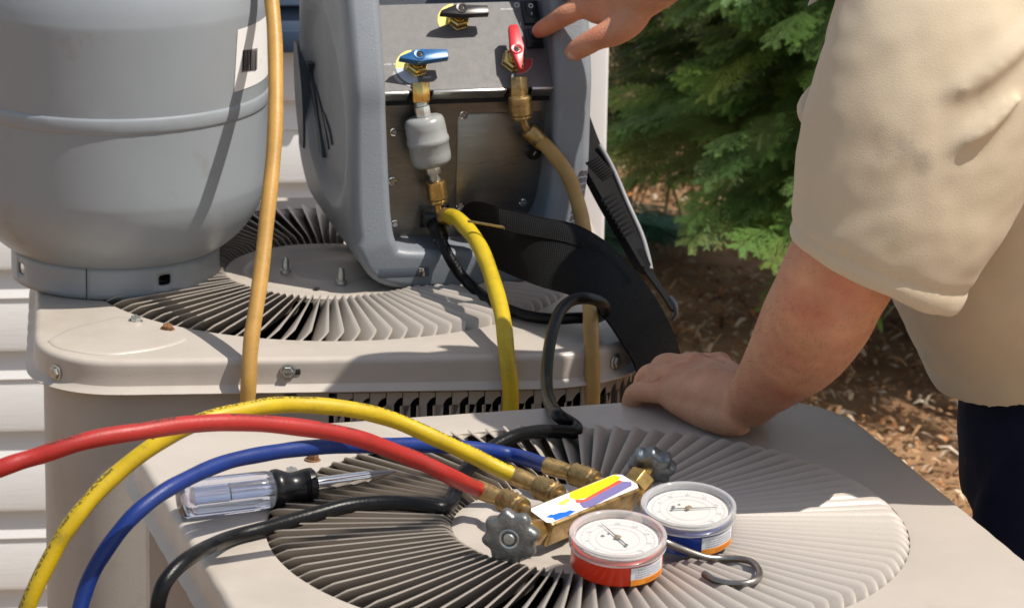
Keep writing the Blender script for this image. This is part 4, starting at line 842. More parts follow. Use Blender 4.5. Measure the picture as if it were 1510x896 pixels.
T_ = [(678, 318, 4.095), (686, 302, 4.09), (704, 297, 4.075), (742, 306, 4.03), (795, 319, 3.985), (850, 331, 3.965), (895, 357, 3.955), (935, 396, 3.95), (965, 436, 3.945), (990, 482, 3.94), (1004, 525, 3.94), (1010, 580, 3.94)]
B_ = [(688, 352, 4.085), (699, 368, 4.07), (716, 385, 4.04), (745, 402, 3.985), (788, 419, 3.925), (835, 432, 3.895), (868, 446, 3.875), (894, 470, 3.865), (915, 500, 3.86), (932, 528, 3.86), (941, 550, 3.86), (950, 590, 3.865)]
ribbon(b, [P(*q_) for q_ in T_], [P(*q_) for q_ in B_], .0022, bulge=.003); obj('webbing', b, WEB, strap, world=True, smooth=60)
b = MB(); ribbon(b, [P(x, y + 1, Y - .008) for x, y, Y in [(735, 306, 4.01), (795, 321, 3.985), (850, 334, 3.965), (892, 361, 3.955), (930, 399, 3.948)]], [P(x, y, Y - .010) for x, y, Y in [(738, 338, 3.995), (790, 349, 3.97), (845, 360, 3.95), (885, 385, 3.94), (926, 424, 3.93)]], .002, nb=5, bulge=.002); obj('second_layer', b, WEB, strap, world=True, smooth=60)
b = MB(); ribbon(b, [P(x, y, Y) for x, y, Y in [(840, 140, 4.20), (850, 195, 4.165), (860, 238, 4.135), (884, 285, 4.11), (915, 338, 4.08), (946, 392, 4.045)]], [P(x, y, Y) for x, y, Y in [(862, 150, 4.20), (886, 213, 4.165), (906, 250, 4.15), (925, 298, 4.13), (946, 345, 4.10), (960, 398, 4.055)]], .010, nb=7); obj('shoulder_pad', b, pm('pad_mesh', (.008, .008, .0085), .7, spec=.12, var=.3, vs=300, bump=1, bs=700), strap, world=True, smooth=50)
b = MB(); b.tube(cr([P(x, y, Y) for x, y, Y in [(884, 213, 4.157), (904, 249, 4.147), (925, 298, 4.127), (946, 345, 4.097), (955, 375, 4.075), (960, 398, 4.052)]], 8), .0028, 10); obj('pad_piping', b, pm('piping_grey', (.22, .22, .23), .5), strap, world=True, smooth=60)
for x0, y0, x1, y1, Yv in ((870, 238, 893, 262, 4.118), (893, 292, 925, 345, 4.09)):
    b = MB()
    for k in range(9):
        t_ = k / 8; a_, c_ = P(x0 + (x1 - x0) * t_ - 6, y0 + (y1 - y0) * t_ + 4, Yv - .012 - .02 * t_), P(x0 + (x1 - x0) * t_ + 12, y0 + (y1 - y0) * t_ - 8, Yv - .005 - .02 * t_); b.tube([a_, a_.lerp(c_, .5) + Vector((0, -.002, 0)), c_], .0016, 8)
    obj('pad_ribs', b, WEB, strap, world=True)
b = MB(); ribbon(b, [P(x, y, Y) for x, y, Y in [(930, 366, 4.068), (950, 398, 4.045), (975, 432, 4.0), (990, 456, 3.975)]], [P(x, y, Y) for x, y, Y in [(950, 366, 4.07), (966, 404, 4.045), (986, 436, 4.0), (998, 458, 3.975)]], .0025, nb=5); obj('pad_tail', b, WEB, strap, world=True, smooth=60)
b = MB(); b.tube(cr([P(988, 438, 3.935), P(995, 448, 3.93), P(997, 462, 3.93), P(992, 470, 3.935)], 5), .0026, 10); obj('strap_buckle', b, pm('buckle_grey', (.16, .17, .18), .35, metal=.4), strap, world=True)
b = MB(); b.tube([P(690, 326, 3.998), P(742, 335, 3.982), P(744, 338, 3.984)], .0014, 8); obj('wire_clip', b, BRASSD, strap, world=True)

# ------------------------------------------------------------------ screwdriver
s0 = Z(264, 737, ZN + .0165); s1 = Z(406, 722, ZN + .0165); s2 = Z(463, 714, ZN + .0165); s3 = Z(541, 703, ZN + .0150); s4 = Z(582, 694, ZN + .0150)
sd = thing('screwdriver', 'clear handled screwdriver with a black collar lying on the near unit', 'screwdriver', Z(400, 740, ZN))
ax = (s2 - s0).normalized(); M = axis_frame(s0, ax); HL = (s1 - s0).length; r = .0172
def fluted(z, k, d): return [(k * r * (1 - d * max(0, math.cos(6 * a)) ** 3) * math.cos(a), k * r * (1 - d * max(0, math.cos(6 * a)) ** 3) * math.sin(a), z) for a in [2 * PI * i / 72 for i in range(72)]]
b = MB(); b.loft([fluted(HL * z, k, d) for z, k, d in ((0, .25, 0), (.0, .55, 0), (.012, .78, .0), (.04, .93, .02), (.09, 1, .08), (.14, 1.01, .12), (.8, 1.0, .12), (.9, .99, .08), (.96, .94, .03), (1.0, .86, 0))], True, (True, True), M)
CLEAR = pm('clear_acetate', (.80, .84, 1.0), .04, trans=.94, var=.02, rvar=.02, ior=1.47); obj('handle', b, CLEAR, sd, world=True, smooth=40)
b = MB(); b.lathe([(0, HL * .12), (.006, HL * .14), (.0062, HL * .5), (.0045, HL * .52), (.0042, HL * .98)], 20, M, cap=(False, False)); obj('handle_core', b, pm('core_silver', (.75, .75, .8), .25, metal=.7), sd, world=True, smooth=40)
CL = (s2 - s0).length
b = MB(); b.lathe([(0, HL - .004), (.0150, HL - .004), (.0172, HL - .001), (.0176, HL + .003), (.0165, HL + .006), (.0135, HL + .013), (.0130, HL + .017), (.0140, CL - .012), (.0146, CL - .0112), (.0138, CL - .0104), (.0147, CL - .0096), (.0140, CL - .0088), (.0149, CL - .008), (.0142, CL - .0072), (.0151, CL - .0064), (.0152, CL - .002), (.0135, CL), (0, CL)], 40, M, cap=(False, False)); obj('grip_collar', b, BLACK, sd, world=True, smooth=35)
b = MB(); b.tube([s2 - ax * .004, s2.lerp(s3, .5), s3], [.0062, .0060, .0056], 20); b.tube([s3, s3.lerp(s4, .05)], [.0050, .0050], 16); obj('shaft', b, CHROME, sd, world=True, smooth=40)
b = MB(); tt = (s4 - s3).normalized(); b.tube([s3, s3.lerp(s4, .35), s3.lerp(s4, .75), s4], 0, n=16, flat=[(.0049, .0049), (.0044, .0044), (.0040, .0022), (.0030, .0006)], up=(0, 0, 1)); obj('blade', b, pm('tip_steel', (.33, .31, .29), .4, metal=.85), sd, world=True, smooth=40)

# ------------------------------------------------------------------ person
def remeshed(name, mb, vox, iters, mat, parent, fac=.5, post=None, disp=None):
    inv = MW[parent.name].inverted(); me = mesh_of(name, mb, inv=inv, smooth=0); o = bpy.data.objects.new('tmp', me); COL.objects.link(o)
    r_ = o.modifiers.new('r', 'REMESH'); r_.mode = 'VOXEL'; r_.voxel_size = vox
    s_ = o.modifiers.new('s', 'SMOOTH'); s_.factor = fac; s_.iterations = iters
    dg = bpy.context.evaluated_depsgraph_get(); nm = bpy.data.meshes.new_from_object(o.evaluated_get(dg)); bpy.data.objects.remove(o); bpy.data.meshes.remove(me)
    if disp: disp(nm)
    nm.materials.clear(); nm.polygons.foreach_set('use_smooth', [True] * len(nm.polygons)); nm.name = name
    return link(name, nm, mat, parent)
SKIN = pm('skin', (.60, .30, .175), .46, var=.22, vs=30, bump=.9, bs=480, dirt=(.55, .22, .135), ds=16, dlo=.42, dhi=.72, sss=.12, spec=.4)
SHIRT = pm('tan_shirt', (.57, .475, .345), .85, var=.05, vs=16, bump=.35, bs=900, dirt=(.40, .34, .26), ds=7, dlo=.66, dhi=.85, spec=.2, sheen=.15)
NAVY = pm('navy_cloth', (.009, .012, .032), .85, var=.2, vs=30, bump=.4, bs=800, spec=.15)
per = thing('person', 'person in a tan short sleeved shirt leaning on the near unit and pressing a switch', 'person', (.82, 3.5, .0))
def limb(b, pts, n=20, sub=4, up=(0, -1, 0), cap=(True, True)):
    """pts: (point, half width, half thickness); thickness lies along 'up'"""
    c = cr([p for p, _, _ in pts], sub); wv = interp([a for _, a, _ in pts], sub); hv = interp([a for _, _, a in pts], sub)
    b.tube(c, 0, n=n, flat=[(max(.001, x), max(.001, y)) for x, y in zip(wv, hv)], up=up, cap=cap)
B = MB()
# left hand: resting on the far edge of the near unit
A = Z(1058, 651, ZN); Fd = Vector((-.60, .80, 0)); Td = Vector((.80, .60, 0)); Nd = Vector((0, 0, 1))
hp = lambda f, t, n: A + Fd * f + Td * t + Nd * n
limb(B, [(hp(-.012, .032, .037), .029, .023), (hp(.012, .034, .036), .032, .023), (hp(.040, .037, .035), .038, .0205), (hp(.070, .040, .034), .0405, .0175), (hp(.094, .042, .032), .038, .013), (hp(.102, .042, .030), .034, .009)], up=(-.13, .0, 1), n=28)
limb(B, [(hp(-.016, .018, .022), .014, .014), (hp(.002, .015, .0185), .0165, .0165), (hp(.03, .013, .0175), .0165, .0162), (hp(.06, .012, .018), .0150, .0148), (hp(.085, .011, .0195), .0125, .0125)], n=18); B.sphere(hp(.03, .064, .022), (.02, .02, .018), 10)
for t0, t1, f1, n1 in ((.026, .012, .085, .0365), (.032, .031, .092, .0455), (.037, .052, .095, .0505), (.041, .072, .088, .0500)): B.tube(cr([hp(.012, t0, .0555), hp(.05, (t0 + t1) / 2, .0535), hp(f1, t1, n1 - .001)], 5), .0036, 8)
for t_, n_, r_, f0, e in ((.009, .0225, .0112, .084, .0), (.032, .033, .0120, .092, .003), (.054, .038, .0120, .096, .005), (.075, .038, .0114, .090, .003)):
    k = hp(f0, t_, n_); B.sphere(k + Nd * .002, (r_ * 1.08,) * 3, 8)
    limb(B, [(hp(f0 - .03, t_ * .9 + .004, n_ - .003), r_ * .9, r_ * .8), (k, r_ * 1.05, r_ * 1.0), (hp(f0 + .022 + e, t_ - .002, n_ - .004), r_ * .93, r_ * .92), (hp(f0 + .044 + e, t_ - .003, n_ - .010), r_ * 1.0, r_ * .98), (hp(f0 + .053 + e, t_ - .003, n_ - .027), r_ * .92, r_ * .9), (hp(f0 + .052 + e, t_ - .002, n_ - .044), r_ * .86, r_ * .8), (hp(f0 + .047 + e, t_ - .001, n_ - .056), r_ * .6, r_ * .55)], n=14, up=(.3, .2, 1))
limb(B, [(hp(.02, .062, .024), .014, .014), (hp(.05, .085, .022), .0125, .0125), (hp(.078, .094, .016), .011, .0105), (hp(.098, .094, .010), .0085, .008)], n=14)
# left arm
wr = hp(-.012, .032, .037); el = P(1232, 415, 3.165); shl = P(1440, 20, 3.20)
limb(B, [(wr, .0300, .0235), (wr + (el - wr) * .10 + Vector((-.003, .002, -.004)), .0300, .0255), (wr + (el - wr) * .28 + Vector((0, 0, -.005)), .036, .033), (wr + (el - wr) * .52 + Vector((.004, 0, -.006)), .0460, .043), (wr + (el - wr) * .76 + Vector((.004, 0, -.002)), .0520, .048), (el, .0520, .047), (P(1282, 320, 3.15), .0520, .050), (P(1350, 190, 3.165), .056, .054), (shl, .060, .060)], n=28, sub=5, up=(.5, -.8, .1))
# right hand: index finger on the switch, thumb below
sw = PL(784, 52.5, MM @ (PO + PN * .011), M3 @ PN)
q = lambda x, y, Y: P(x, y, Y)
Yh = sw.y - .018
wr2 = q(962, -26, Yh - .06); el2 = q(1205, -190, 3.93); shr = q(1425, -125, 3.76)
limb(B, [(wr2, .033, .022), (q(930, -14, Yh - .05), .037, .022), (q(905, -16, Yh - .04), .042, .021), (q(882, -22, Yh - .03), .042, .018), (q(868, -26, Yh - .02), .036, .013)], n=28, up=(-.2, -1, .2))
limb(B, [(q(905, -2, Yh - .035), .0125, .0125), (q(873, 3, Yh - .028), .0138, .0138), (q(853, 13, Yh - .030), .0122, .0122), (q(833, 23, Yh - .026), .0122, .0120), (q(815, 34, Yh - .012), .0108, .0106), (q(800, 43, sw.y - .012), .0102, .0098), (sw + Vector((.004, -.004, .004)), .0075, .007)], n=16)
limb(B, [(q(945, 8, Yh - .05), .017, .016), (q(928, 30, Yh - .06), .0185, .017), (q(905, 47, Yh - .066), .0165, .0145), (q(882, 56, Yh - .066), .0135, .0125), (q(864, 66, Yh - .062), .0130, .0115), (q(846, 77, Yh - .056), .0110, .0095), (q(836, 82, Yh - .053), .0065, .006)], n=16)
B.sphere(q(912, 24, Yh - .048), (.022, .016, .018), 10)
for k, (x, y) in enumerate(((866, -22), (872, -45), (880, -66))):
    r_ = .0120 - .0008 * k; limb(B, [(q(900, y + 4, Yh - .035), r_, r_), (q(x, y, Yh - .028), r_ * 1.12, r_ * 1.1), (q(x - 26, y + 4, Yh - .005), r_, r_), (q(x - 22, y + 12, Yh + .02), r_ * .9, r_ * .9), (q(x - 2, y + 14, Yh + .022), r_ * .75, r_ * .7)], n=14)
limb(B, [(wr2, .033, .0235), (wr2.lerp(el2, .12), .033, .0255), (wr2.lerp(el2, .35), .043, .036), (wr2.lerp(el2, .7), .053, .046), (el2, .048, .045), (el2.lerp(shr, .5), .056, .055), (shr, .062, .062)], n=24, up=(-.2, -1, .2))
# torso, neck and head under and above the shirt
hip = P(1640, 640, 3.46); chs = P(1455, 150, 3.43); nk = P(1335, -120, 3.52); hd = P(1240, -300, 3.66)
limb(B, [(P(1560, 430, 3.45), .10, .12), (chs, .105, .15), (P(1400, -20, 3.44), .09, .18), (nk, .055, .06), (P(1300, -185, 3.58), .052, .054)], n=28, up=(0, -1, 0))
hf = (Vector((-1, 0, -.45))).normalized(); hu = Vector((-.42, 0, .9)).normalized(); hs = Vector((0, 1, 0)); HMx = frame(hd, hs, hf.cross(hs) * -1, None)
HMx = frame(hd, hf, hs, hf.cross(hs)); 
def hsph(x, y, z, rx, ry, rz): B.sphere((x, y, z), (rx, ry, rz), 12, HMx)
hsph(0, 0, .02, .098, .076, .105); hsph(.03, 0, -.045, .062, .058, .075); hsph(.052, 0, -.085, .030, .034, .026); hsph(.098, 0, -.028, .018, .014, .018); hsph(.094, 0, -.005, .012, .010, .024)
hsph(.085, 0, -.062, .015, .022, .007); hsph(.083, 0, -.073, .014, .020, .007); hsph(.0, .078, -.015, .020, .008, .032); hsph(.0, -.078, -.015, .020, .008, .032); hsph(.078, .03, .018, .016, .022, .010); hsph(.078, -.03, .018, .016, .022, .010)
stains(SKIN, [(MW[per.name].inverted() @ p, r_) for p, r_ in ((P(1265, 425, 3.10), .055), (P(1150, 560, 3.25), .05), (P(1190, 470, 3.12), .04), (hp(.09, .01, .03), .022), (hp(.095, .032, .045), .02), (hp(.1, .054, .05), .02), (hp(.14, .01, .02), .02), (q(872, 5, Yh - .03), .02), (q(832, 24, Yh - .03), .018), (q(880, 55, Yh - .07), .02), (q(793, 48, Yh), .014))], (.50, .135, .085), .6, 35)
body = remeshed('body', B, .0032, 5, SKIN, per)
E_ = MB()
for s_ in (-1, 1): E_.sphere((.086, .031 * s_, .0), (.010, .013, .010), 10, HMx)
obj('eyes', E_, WHITE, per, world=True)
E_ = MB(); E_.sphere((-.012, 0, .045), (.102, .083, .095), 14, HMx); obj('hair', E_, pm('hair_brown', (.05, .03, .018), .6, var=.3, vs=90), per, world=True)
# nails
def nail(c, ax, up_, l_, w_):
    M = axis_frame(c, up_, ax); b = MB(); b.loft([[(w_ * math.cos(a) * k, l_ * math.sin(a) * k, z - .25 * (w_ * math.cos(a) * k) ** 2 / w_) for a in [2 * PI * j / 20 for j in range(20)]] for k, z in ((1, -.0004), (.96, .0004), (.6, .0007), (.1, .0008))], True, (True, True), M); obj('fingernail', b, pm('nail', (.56, .31, .22), .3, var=.06), per, world=True, smooth=70)
nail(q(845.5, 80.5, Yh - .0645), q(836, 84, Yh) - q(862, 70, Yh), Vector((-.1, -1, .1)), .0072, .0058)
# shirt
S = MB()
sh_rows = [(P(1600, 464, 3.46), .146, .166), (P(1592, 450, 3.46), .152, .171), (P(1572, 420, 3.46), .157, .178), (P(1532, 355, 3.44), .150, .19), (P(1480, 250, 3.42), .141, .235), (P(1425, 100, 3.42), .130, .26), (P(1408, 0, 3.43), .115, .285), (P(1395, -60, 3.445), .095, .255), (P(1365, -105, 3.48), .072, .12)]
limb(S, sh_rows, n=40, sub=5, up=(0, -1, 0))
limb(S, [(P(1404, 494, 3.45), .018, .075), (P(1438, 497, 3.44), .030, .10), (P(1500, 494, 3.44), .033, .112), (P(1560, 490, 3.44), .03, .10)], n=20, up=(0, -1, 0))     # belly fold over the belt
slv = [(P(1286, 405, 3.15), .0830, .064), (P(1296, 385, 3.15), .0834, .067), (P(1312, 338, 3.15), .0890, .072), (P(1340, 262, 3.155), .100, .078), (P(1380, 165, 3.17), .110, .084), (P(1424, 60, 3.195), .112, .088), (P(1460, -20, 3.24), .100, .085), (P(1470, -70, 3.30), .076, .076)]
limb(S, slv, n=40, sub=5, up=(.15, -1, .1))
S.sphere(P(1700, 50, 3.285), (.165, .180, .20), 14)  # unseen bulk on the upper back, added to widen the shadow on the near unit
limb(S, [(shr, .085, .085), (shr.lerp(el2, .35), .085, .08), (shr.lerp(el2, .7), .08, .075)], n=30)
# folds
for pts, r_ in (([(1350, 165, 3.100), (1420, 130, 3.094), (1490, 80, 3.106), (1540, 30, 3.126)], .010), ([(1375, 235, 3.090), (1440, 200, 3.085), (1510, 140, 3.097)], .008), ([(1290, 300, 3.090), (1360, 285, 3.084), (1430, 245, 3.086)], .006), ([(1228, 88, 3.22), (1290, 42, 3.212), (1345, -10, 3.21)], .008), ([(1205, 120, 3.31), (1194, 150, 3.30), (1191, 170, 3.29), (1200, 196, 3.27)], .012)):
    S.tube(cr([P(*q_) for q_ in pts], 5), [r_ * (.4 + .6 * math.sin(PI * min(1, max(0, k / (5 * (len(pts) - 1)))))) for k in range(5 * (len(pts) - 1) + 1)], 12)
PI_ = MW[per.name].inverted()
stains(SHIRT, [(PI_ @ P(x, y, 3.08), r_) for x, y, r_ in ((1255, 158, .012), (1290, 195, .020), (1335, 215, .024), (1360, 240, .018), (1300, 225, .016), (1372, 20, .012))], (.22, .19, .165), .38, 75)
def wrinkle(nm, hem=False):
    from mathutils import noise as nz
    k = len(nm.vertices); co = np.empty(k * 3, np.float32); nm.vertices.foreach_get('co', co); co = co.reshape(-1, 3); no = np.empty(k * 3, np.float32); nm.vertices.foreach_get('normal', no); no = no.reshape(-1, 3)
    d_ = np.zeros(k)
    if k and hem:
        W = co + np.array(per.location); h0 = np.array(P(1286, 405, 3.15)); ax_ = np.array(P(1318, 330, 3.15)) - h0; ax_ /= np.linalg.norm(ax_); t_ = (W - h0) @ ax_; rad = np.linalg.norm(W - h0 - t_[:, None] * ax_, axis=1)
        on = (t_ < .06) & (t_ > -.02) & (rad < .105); d_ += on * (-.0022 * np.exp(-((t_ - .0185) / .0048) ** 2) + .0006 * (t_ < .0175))
    d_ = d_ + np.array([nz.noise(Vector((c[0] * 5 + c[2] * 3, c[1] * 5, c[2] * 9 - c[0] * 6))) * .004 + nz.noise(Vector((c[0] * 14 + c[2] * 9, c[1] * 11, c[2] * 21 - c[0] * 15))) * .0020 + nz.noise(Vector((c[0] * 30 + c[2] * 30, c[1] * 16, c[2] * 44 - c[0] * 44))) * .0009 for c in co]); nm.vertices.foreach_set('co', (co + no * d_[:, None]).ravel())
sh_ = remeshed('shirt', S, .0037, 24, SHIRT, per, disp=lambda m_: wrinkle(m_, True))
b = MB(); M = axis_frame(P(1219, 71, 3.33), Vector((-.8, -.6, .1))); b.lathe([(.0036, 0), (.0036, .0015), (.0052, .0018), (.0055, 0)], 20, M, cap=(False, False)); obj('snap_button', b, pm('snap_dark', (.06, .045, .05), .35, metal=.5), sh_, world=True)
b = MB(); cpts = [P(1191, 10, 3.32), P(1222, -8, 3.33), P(1245, -60, 3.33), P(1215, -50, 3.33)]; nn_ = Vector((0, .004, 0)); b.loft([[p for p in cpts], [p + nn_ for p in cpts]]); obj('collar', b, pm('collar_pale', (.55, .52, .47), .8), sh_, world=True, bevel=.001)
# trousers and shoes
T_ = MB()
limb(T_, [(P(1632, 470, 3.47), .136, .145), (P(1634, 530, 3.48), .140, .150), (P(1636, 620, 3.48), .146, .158), (P(1640, 720, 3.48), .148, .155)], n=32, up=(0, -1, 0))
for Yl, dx in ((3.40, 0.), (3.58, .06)):
    p0 = P(1638, 640, 3.48); x = p0.x + dx; limb(T_, [(Vector((x, Yl, p0.z)), .125, .085), (Vector((x - .005, Yl, p0.z - .12)), .142, .09), (Vector((x - .01, Yl, p0.z - .3)), .115, .085), (Vector((x + .02, Yl, p0.z - .5)), .09, .075), (Vector((x + .04, Yl, .09)), .075, .07)], n=28, up=(0, -1, 0))
obj_t = remeshed('trousers', T_, .008, 5, NAVY, per, disp=wrinkle)
for Yl, dx in ((3.40, 0.), (3.58, .06)):
    b = MB(); x = P(1638, 640, 3.48).x + dx + .02; limb(b, [(Vector((x + .09, Yl, .05)), .035, .045), (Vector((x, Yl, .055)), .045, .05), (Vector((x - .1, Yl, .04)), .048, .035), (Vector((x - .19, Yl, .028)), .035, .022)], n=20, up=(0, 0, 1)); obj('shoe', b, pm('shoe_black', (.02, .018, .016), .5), per, world=True)

# ------------------------------------------------------------------ plants
LEAF = attrmat('foliage', .55, .25)
def spray_base():
    """one flat cypress spray along +x, unit length: narrow quads on three levels"""
    V, F = [], []; rs = np.random.default_rng(11)
    def leaf(p, d, l, w_):
        d = d / np.linalg.norm(d); s_ = np.array([-d[1], d[0], 0]); i = len(V); V.extend([p, p + d * l * .5 + s_ * w_, p + d * l, p + d * l * .5 - s_ * w_]); F.append((i, i + 1, i + 2, i + 3))
    leaf(np.zeros(3), np.array([1., 0, 0]), 1., .012)
    for k in range(9):
        t = .05 + .10 * k; L = (.50 * (1 - t) ** .8 + .07) * rs.uniform(.8, 1.15)
        for s_ in (1, -1):
            a = math.radians(rs.uniform(30, 46)) * s_; d = np.array([math.cos(a), math.sin(a), rs.uniform(-.25, .1)]); p = np.array([t, 0, 0]); leaf(p, d, L, .013)
            for j in range(5):
                u = .12 + .18 * j
                for s2_ in (1, -1):
                    a2 = a + math.radians(rs.uniform(26, 42)) * s2_; leaf(p + d * L * u, np.array([math.cos(a2), math.sin(a2), rs.uniform(-.3, .1)]), L * .36 * (1.15 - u * .7) + .012, .011)
    return np.array(V), np.array(F)
SPV, SPF = spray_base()
def crown(name, parent, org, sprays, palette, mat=LEAF):
    n = len(sprays); K = len(SPV); V = np.empty((n, K, 3)); C = np.empty((n, K, 3))
    for i, (p, d, up_, s, c) in enumerate(sprays):
        d = d / np.linalg.norm(d); y = np.cross(up_, d); y /= np.linalg.norm(y); z = np.cross(d, y); R_ = np.stack([d, y, z], 0) * s
        v = SPV.copy(); v[:, 2] -= .22 * v[:, 0] ** 2 + .15 * v[:, 1] ** 2; V[i] = p + v @ R_; C[i] = c * RNG.uniform(.85, 1.15) * (1 + .25 * SPV[:, :1])
    Fq = (SPF[None] + (np.arange(n) * K)[:, None, None]).reshape(-1, 4); o = colmesh(name, V.reshape(-1, 3) - np.array(org), Fq, C.reshape(-1, 3), mat, parent); return o
PAL = np.array([[.066, .135, .028], [.095, .172, .033], [.048, .098, .026], [.155, .23, .042], [.095, .112, .027], [.090, .152, .044]])
BARK = pm('bark', (.10, .07, .05), .9, var=.3, vs=40, bump=1, bs=120)
def shrub(label, x, y, H, R, nb, seed, pal=PAL, per=9, z0=.12, cat='shrub', size=(.09, .16), group=None, zpow=1.25):
    rg = np.random.default_rng(seed); t = thing('evergreen_shrub', label, cat, (x, y, 0), 0, group); b = MB(); b.tube(cr([(0, 0, 0), (.02, .01, H * .3), (-.01, 0, H * .65), (0, 0, H)], 4), [.045 * (1 - k / 13.) + .004 for k in range(13)], 10); sp = []
    for k in range(nb):
        h = z0 + (H - z0) * rg.uniform(0, 1) ** zpow; a = rg.uniform(0, 2 * PI); L = R * (1 - .80 * (h / H) ** 1.2) * rg.uniform(.62, 1.12); droop = rg.uniform(.05, .45)
        dv = np.array([math.cos(a), math.sin(a), 0]); p0 = np.array([0, 0, h]); f = lambda u: p0 + dv * L * u + np.array([0, 0, L * (.30 * u - droop * 1.1 * u * u)])
        if k % 2 == 0: b.tube([tuple(f(u)) for u in (0, .3, .6, .9)], [.005, .004, .0025, .0015], 5)
        cb = pal[rg.integers(len(pal))]
        for j in range(per):
            c0 = (cb * .5 + pal[rg.integers(len(pal))] * .5) * rg.uniform(.7, 1.3); u = rg.uniform(.12, 1) ** .75; p = f(u) + rg.normal(0, .012, 3); sd_ = rg.choice([-1, 1]); ya = a + sd_ * rg.uniform(.1, 1.1) * (1.15 - u); d = np.array([math.cos(ya), math.sin(ya), rg.uniform(-.45, .15)]); up_ = np.array([rg.normal(0, .35), rg.normal(0, .35), 1.]); 
            if p[2] < .45 and p[0] > -.14: continue
            if zpow > 1.5 and p[2] < .36 and p[0] < -.33: continue
            sp.append((p + np.array([x, y, 0]), d, up_, rg.uniform(*size), c0))
    obj('trunk', b, BARK, t); crown('crown', t, (x, y, 0), sp, pal); return t
shrub('dark green evergreen shrub with flat feathery sprays beside the leaning person', .76, 6.6, 2.3, .72, 640, 3, per=12, group='evergreen shrubs', size=(.085, .15), z0=.26, zpow=1.8)
shrub('evergreen shrub partly hidden behind the tan shirt', 1.85, 6.9, 2.6, .75, 130, 5, z0=.5, group='evergreen shrubs', size=(.11, .18))
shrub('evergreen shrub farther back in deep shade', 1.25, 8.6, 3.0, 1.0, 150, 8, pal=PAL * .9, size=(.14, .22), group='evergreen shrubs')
def leafy(name, label, px, py, z, leaves, cat='plant'):
    p = Z(px, py, z); t = thing(name, label, cat, (p.x, p.y, 0)); return t, p
def blade(b, p, d, l, w_, droop):
    d = Vector(d).normalized(); s_ = d.cross(Vector((0, 0, 1))).normalized(); rows = []
    for k in range(8):
        u = k / 7; ww = w_ * math.sin(PI * min(.97, u * .85 + .12)) ; c = p + d * l * u - Vector((0, 0, droop * u * u)); rows.append([c + s_ * ww, c + Vector((0, 0, -.25 * ww)), c - s_ * ww])
    b.loft(rows, False, (False, False))
t, p = leafy('broadleaf_plant', 'small plant with yellow green strap leaves by the white corner post', 915, 215, .02, 0)
rg = np.random.default_rng(4)
LY = pm('leaf_yellow_green', (.36, .34, .035), .5, var=.25, vs=30); LG = pm('leaf_fresh_green', (.16, .25, .035), .5, var=.25, vs=30)
for k in range(16):
    b = MB(); a = rg.uniform(0, 2 * PI); h = rg.uniform(.18, .52); blade(b, Vector((rg.normal(0, .05), rg.normal(0, .05), h)), (math.cos(a), math.sin(a), rg.uniform(.0, .7)), rg.uniform(.12, .24), rg.uniform(.014, .026), rg.uniform(.03, .1)); obj('leaf', b, LY if k % 3 else LG, t, smooth=60)
b = MB()
for k in range(6): b.tube([(0, 0, 0), (rg.normal(0, .04), rg.normal(0, .04), .3), (rg.normal(0, .07), rg.normal(0, .07), .5)], [.008, .006, .004], 6)
obj('stem', b, BARK, t)
t, p = leafy('dry_stalks', 'clump of dry brown stalks standing behind the strap', 930, 290, .02, 0)
STK_ = pm('dry_stalk', (.24, .165, .095), .9, var=.3, vs=30)
for k in range(30):
    b = MB(); x, y = rg.normal(0, .10), rg.normal(0, .10); b.tube(cr([(x, y, 0), (x + rg.normal(0, .05), y + rg.normal(0, .05), .2), (x + rg.normal(0, .10), y + rg.normal(0, .1), rg.uniform(.25, .45))], 4), rg.uniform(.0018, .004), 6); obj('stem', b, STK_, t)
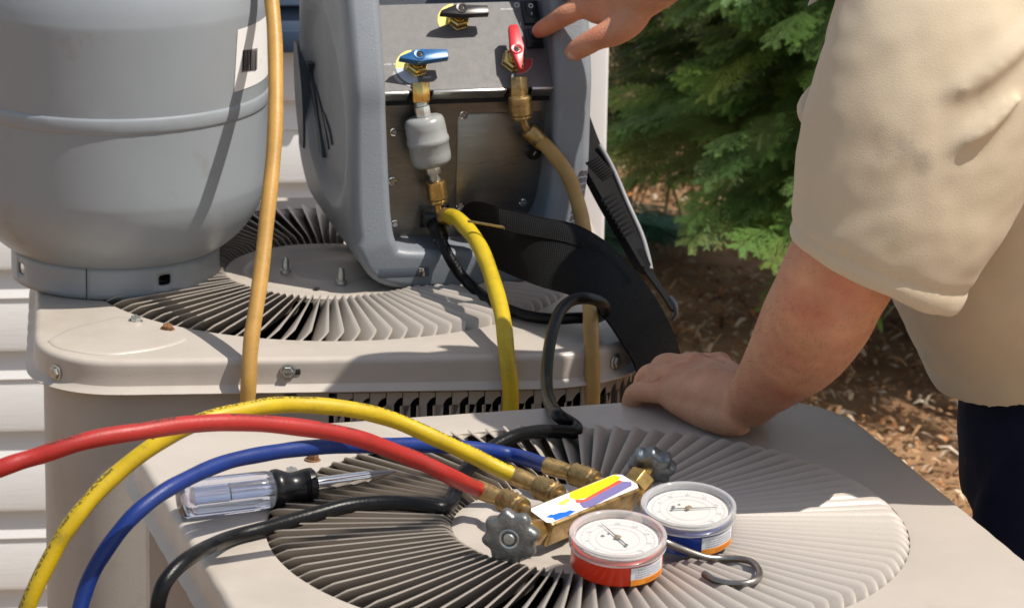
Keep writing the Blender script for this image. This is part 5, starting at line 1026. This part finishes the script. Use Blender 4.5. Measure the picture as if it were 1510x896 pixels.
# low blue green sprig on the ground
p = Z(952, 352, .03); t = thing('groundcover_sprig', 'low blue green feathery sprig lying on the mulch behind the strap', 'plant', (p.x, p.y, 0)); sp = []
for k in range(26):
    a = rg.uniform(-.5, .6); sp.append((np.array([p.x - .10 + rg.normal(0, .04), p.y + rg.normal(0, .05), .035 + rg.uniform(0, .05)]), np.array([math.cos(a), math.sin(a), .12]), np.array([rg.normal(0, .2), rg.normal(0, .2), 1.]), rg.uniform(.12, .22), np.array([.10, .23, .17])))
crown('crown', t, (p.x, p.y, 0), sp, None)
p = Z(1299, 512, .02); t = thing('seedling', 'single small green seedling in the shade behind the forearm', 'plant', (p.x, p.y, 0))
for k in range(4):
    b = MB(); a = rg.uniform(0, 2 * PI); blade(b, Vector((0, 0, .03 + .02 * k)), (math.cos(a) * .5, math.sin(a) * .5, .8), .06, .008, .01); obj('leaf', b, LG, t, smooth=60)

# ------------------------------------------------------------------ fine hair on the forearms, joined: nobody could count it
def arm_hair():
    me = body.data; nv = len(me.vertices); co = np.empty(nv * 3, np.float32); no = np.empty(nv * 3, np.float32)
    me.vertices.foreach_get('co', co); me.vertices.foreach_get('normal', no); co = co.reshape(-1, 3).astype(float) + np.array(per.location); no = no.reshape(-1, 3)
    V = []
    for a, b_, n_, rad in ((np.array(wr), np.array(el), 2000, .075), (np.array(wr2), np.array(el2), 700, .07)):
        ax_ = b_ - a; L_ = np.linalg.norm(ax_); ax_ /= L_; t_ = (co - a) @ ax_; dist = np.linalg.norm(co - a - t_[:, None] * ax_, axis=1)
        ids = np.where((t_ > .02) & (t_ < L_ * 1.25) & (dist < rad))[0]; ids = RNG.choice(ids, n_)
        for i in ids:
            p = co[i] + RNG.normal(0, .0012, 3); d = -ax_ * RNG.uniform(.6, 1) + no[i] * RNG.uniform(.08, .35) + RNG.normal(0, .22, 3); d /= np.linalg.norm(d); l_ = RNG.uniform(.005, .011)
            s_ = np.cross(d, no[i]); s_ = s_ / (np.linalg.norm(s_) + 1e-9) * .00012; m_ = p + d * l_ * .55; e_ = p + d * l_ - no[i] * l_ * .22; V.append((p - s_, p + s_, m_ - s_ * .8, m_ + s_ * .8, e_))
    V = np.array(V); n = len(V); off = (np.arange(n) * 5)[:, None]
    Q = np.concatenate([off + np.array([0, 1, 3]), off + np.array([0, 3, 2]), off + np.array([2, 3, 4])]); C = np.repeat(np.array([[.31, .165, .085]]) * RNG.uniform(.6, 1.5, (n, 1)), 5, 0)
    o = colmesh('arm_hair', V.reshape(-1, 3) - np.array(per.location), Q, C, attrmat('hair_fine', .5), per); o['kind'] = 'stuff'
arm_hair()
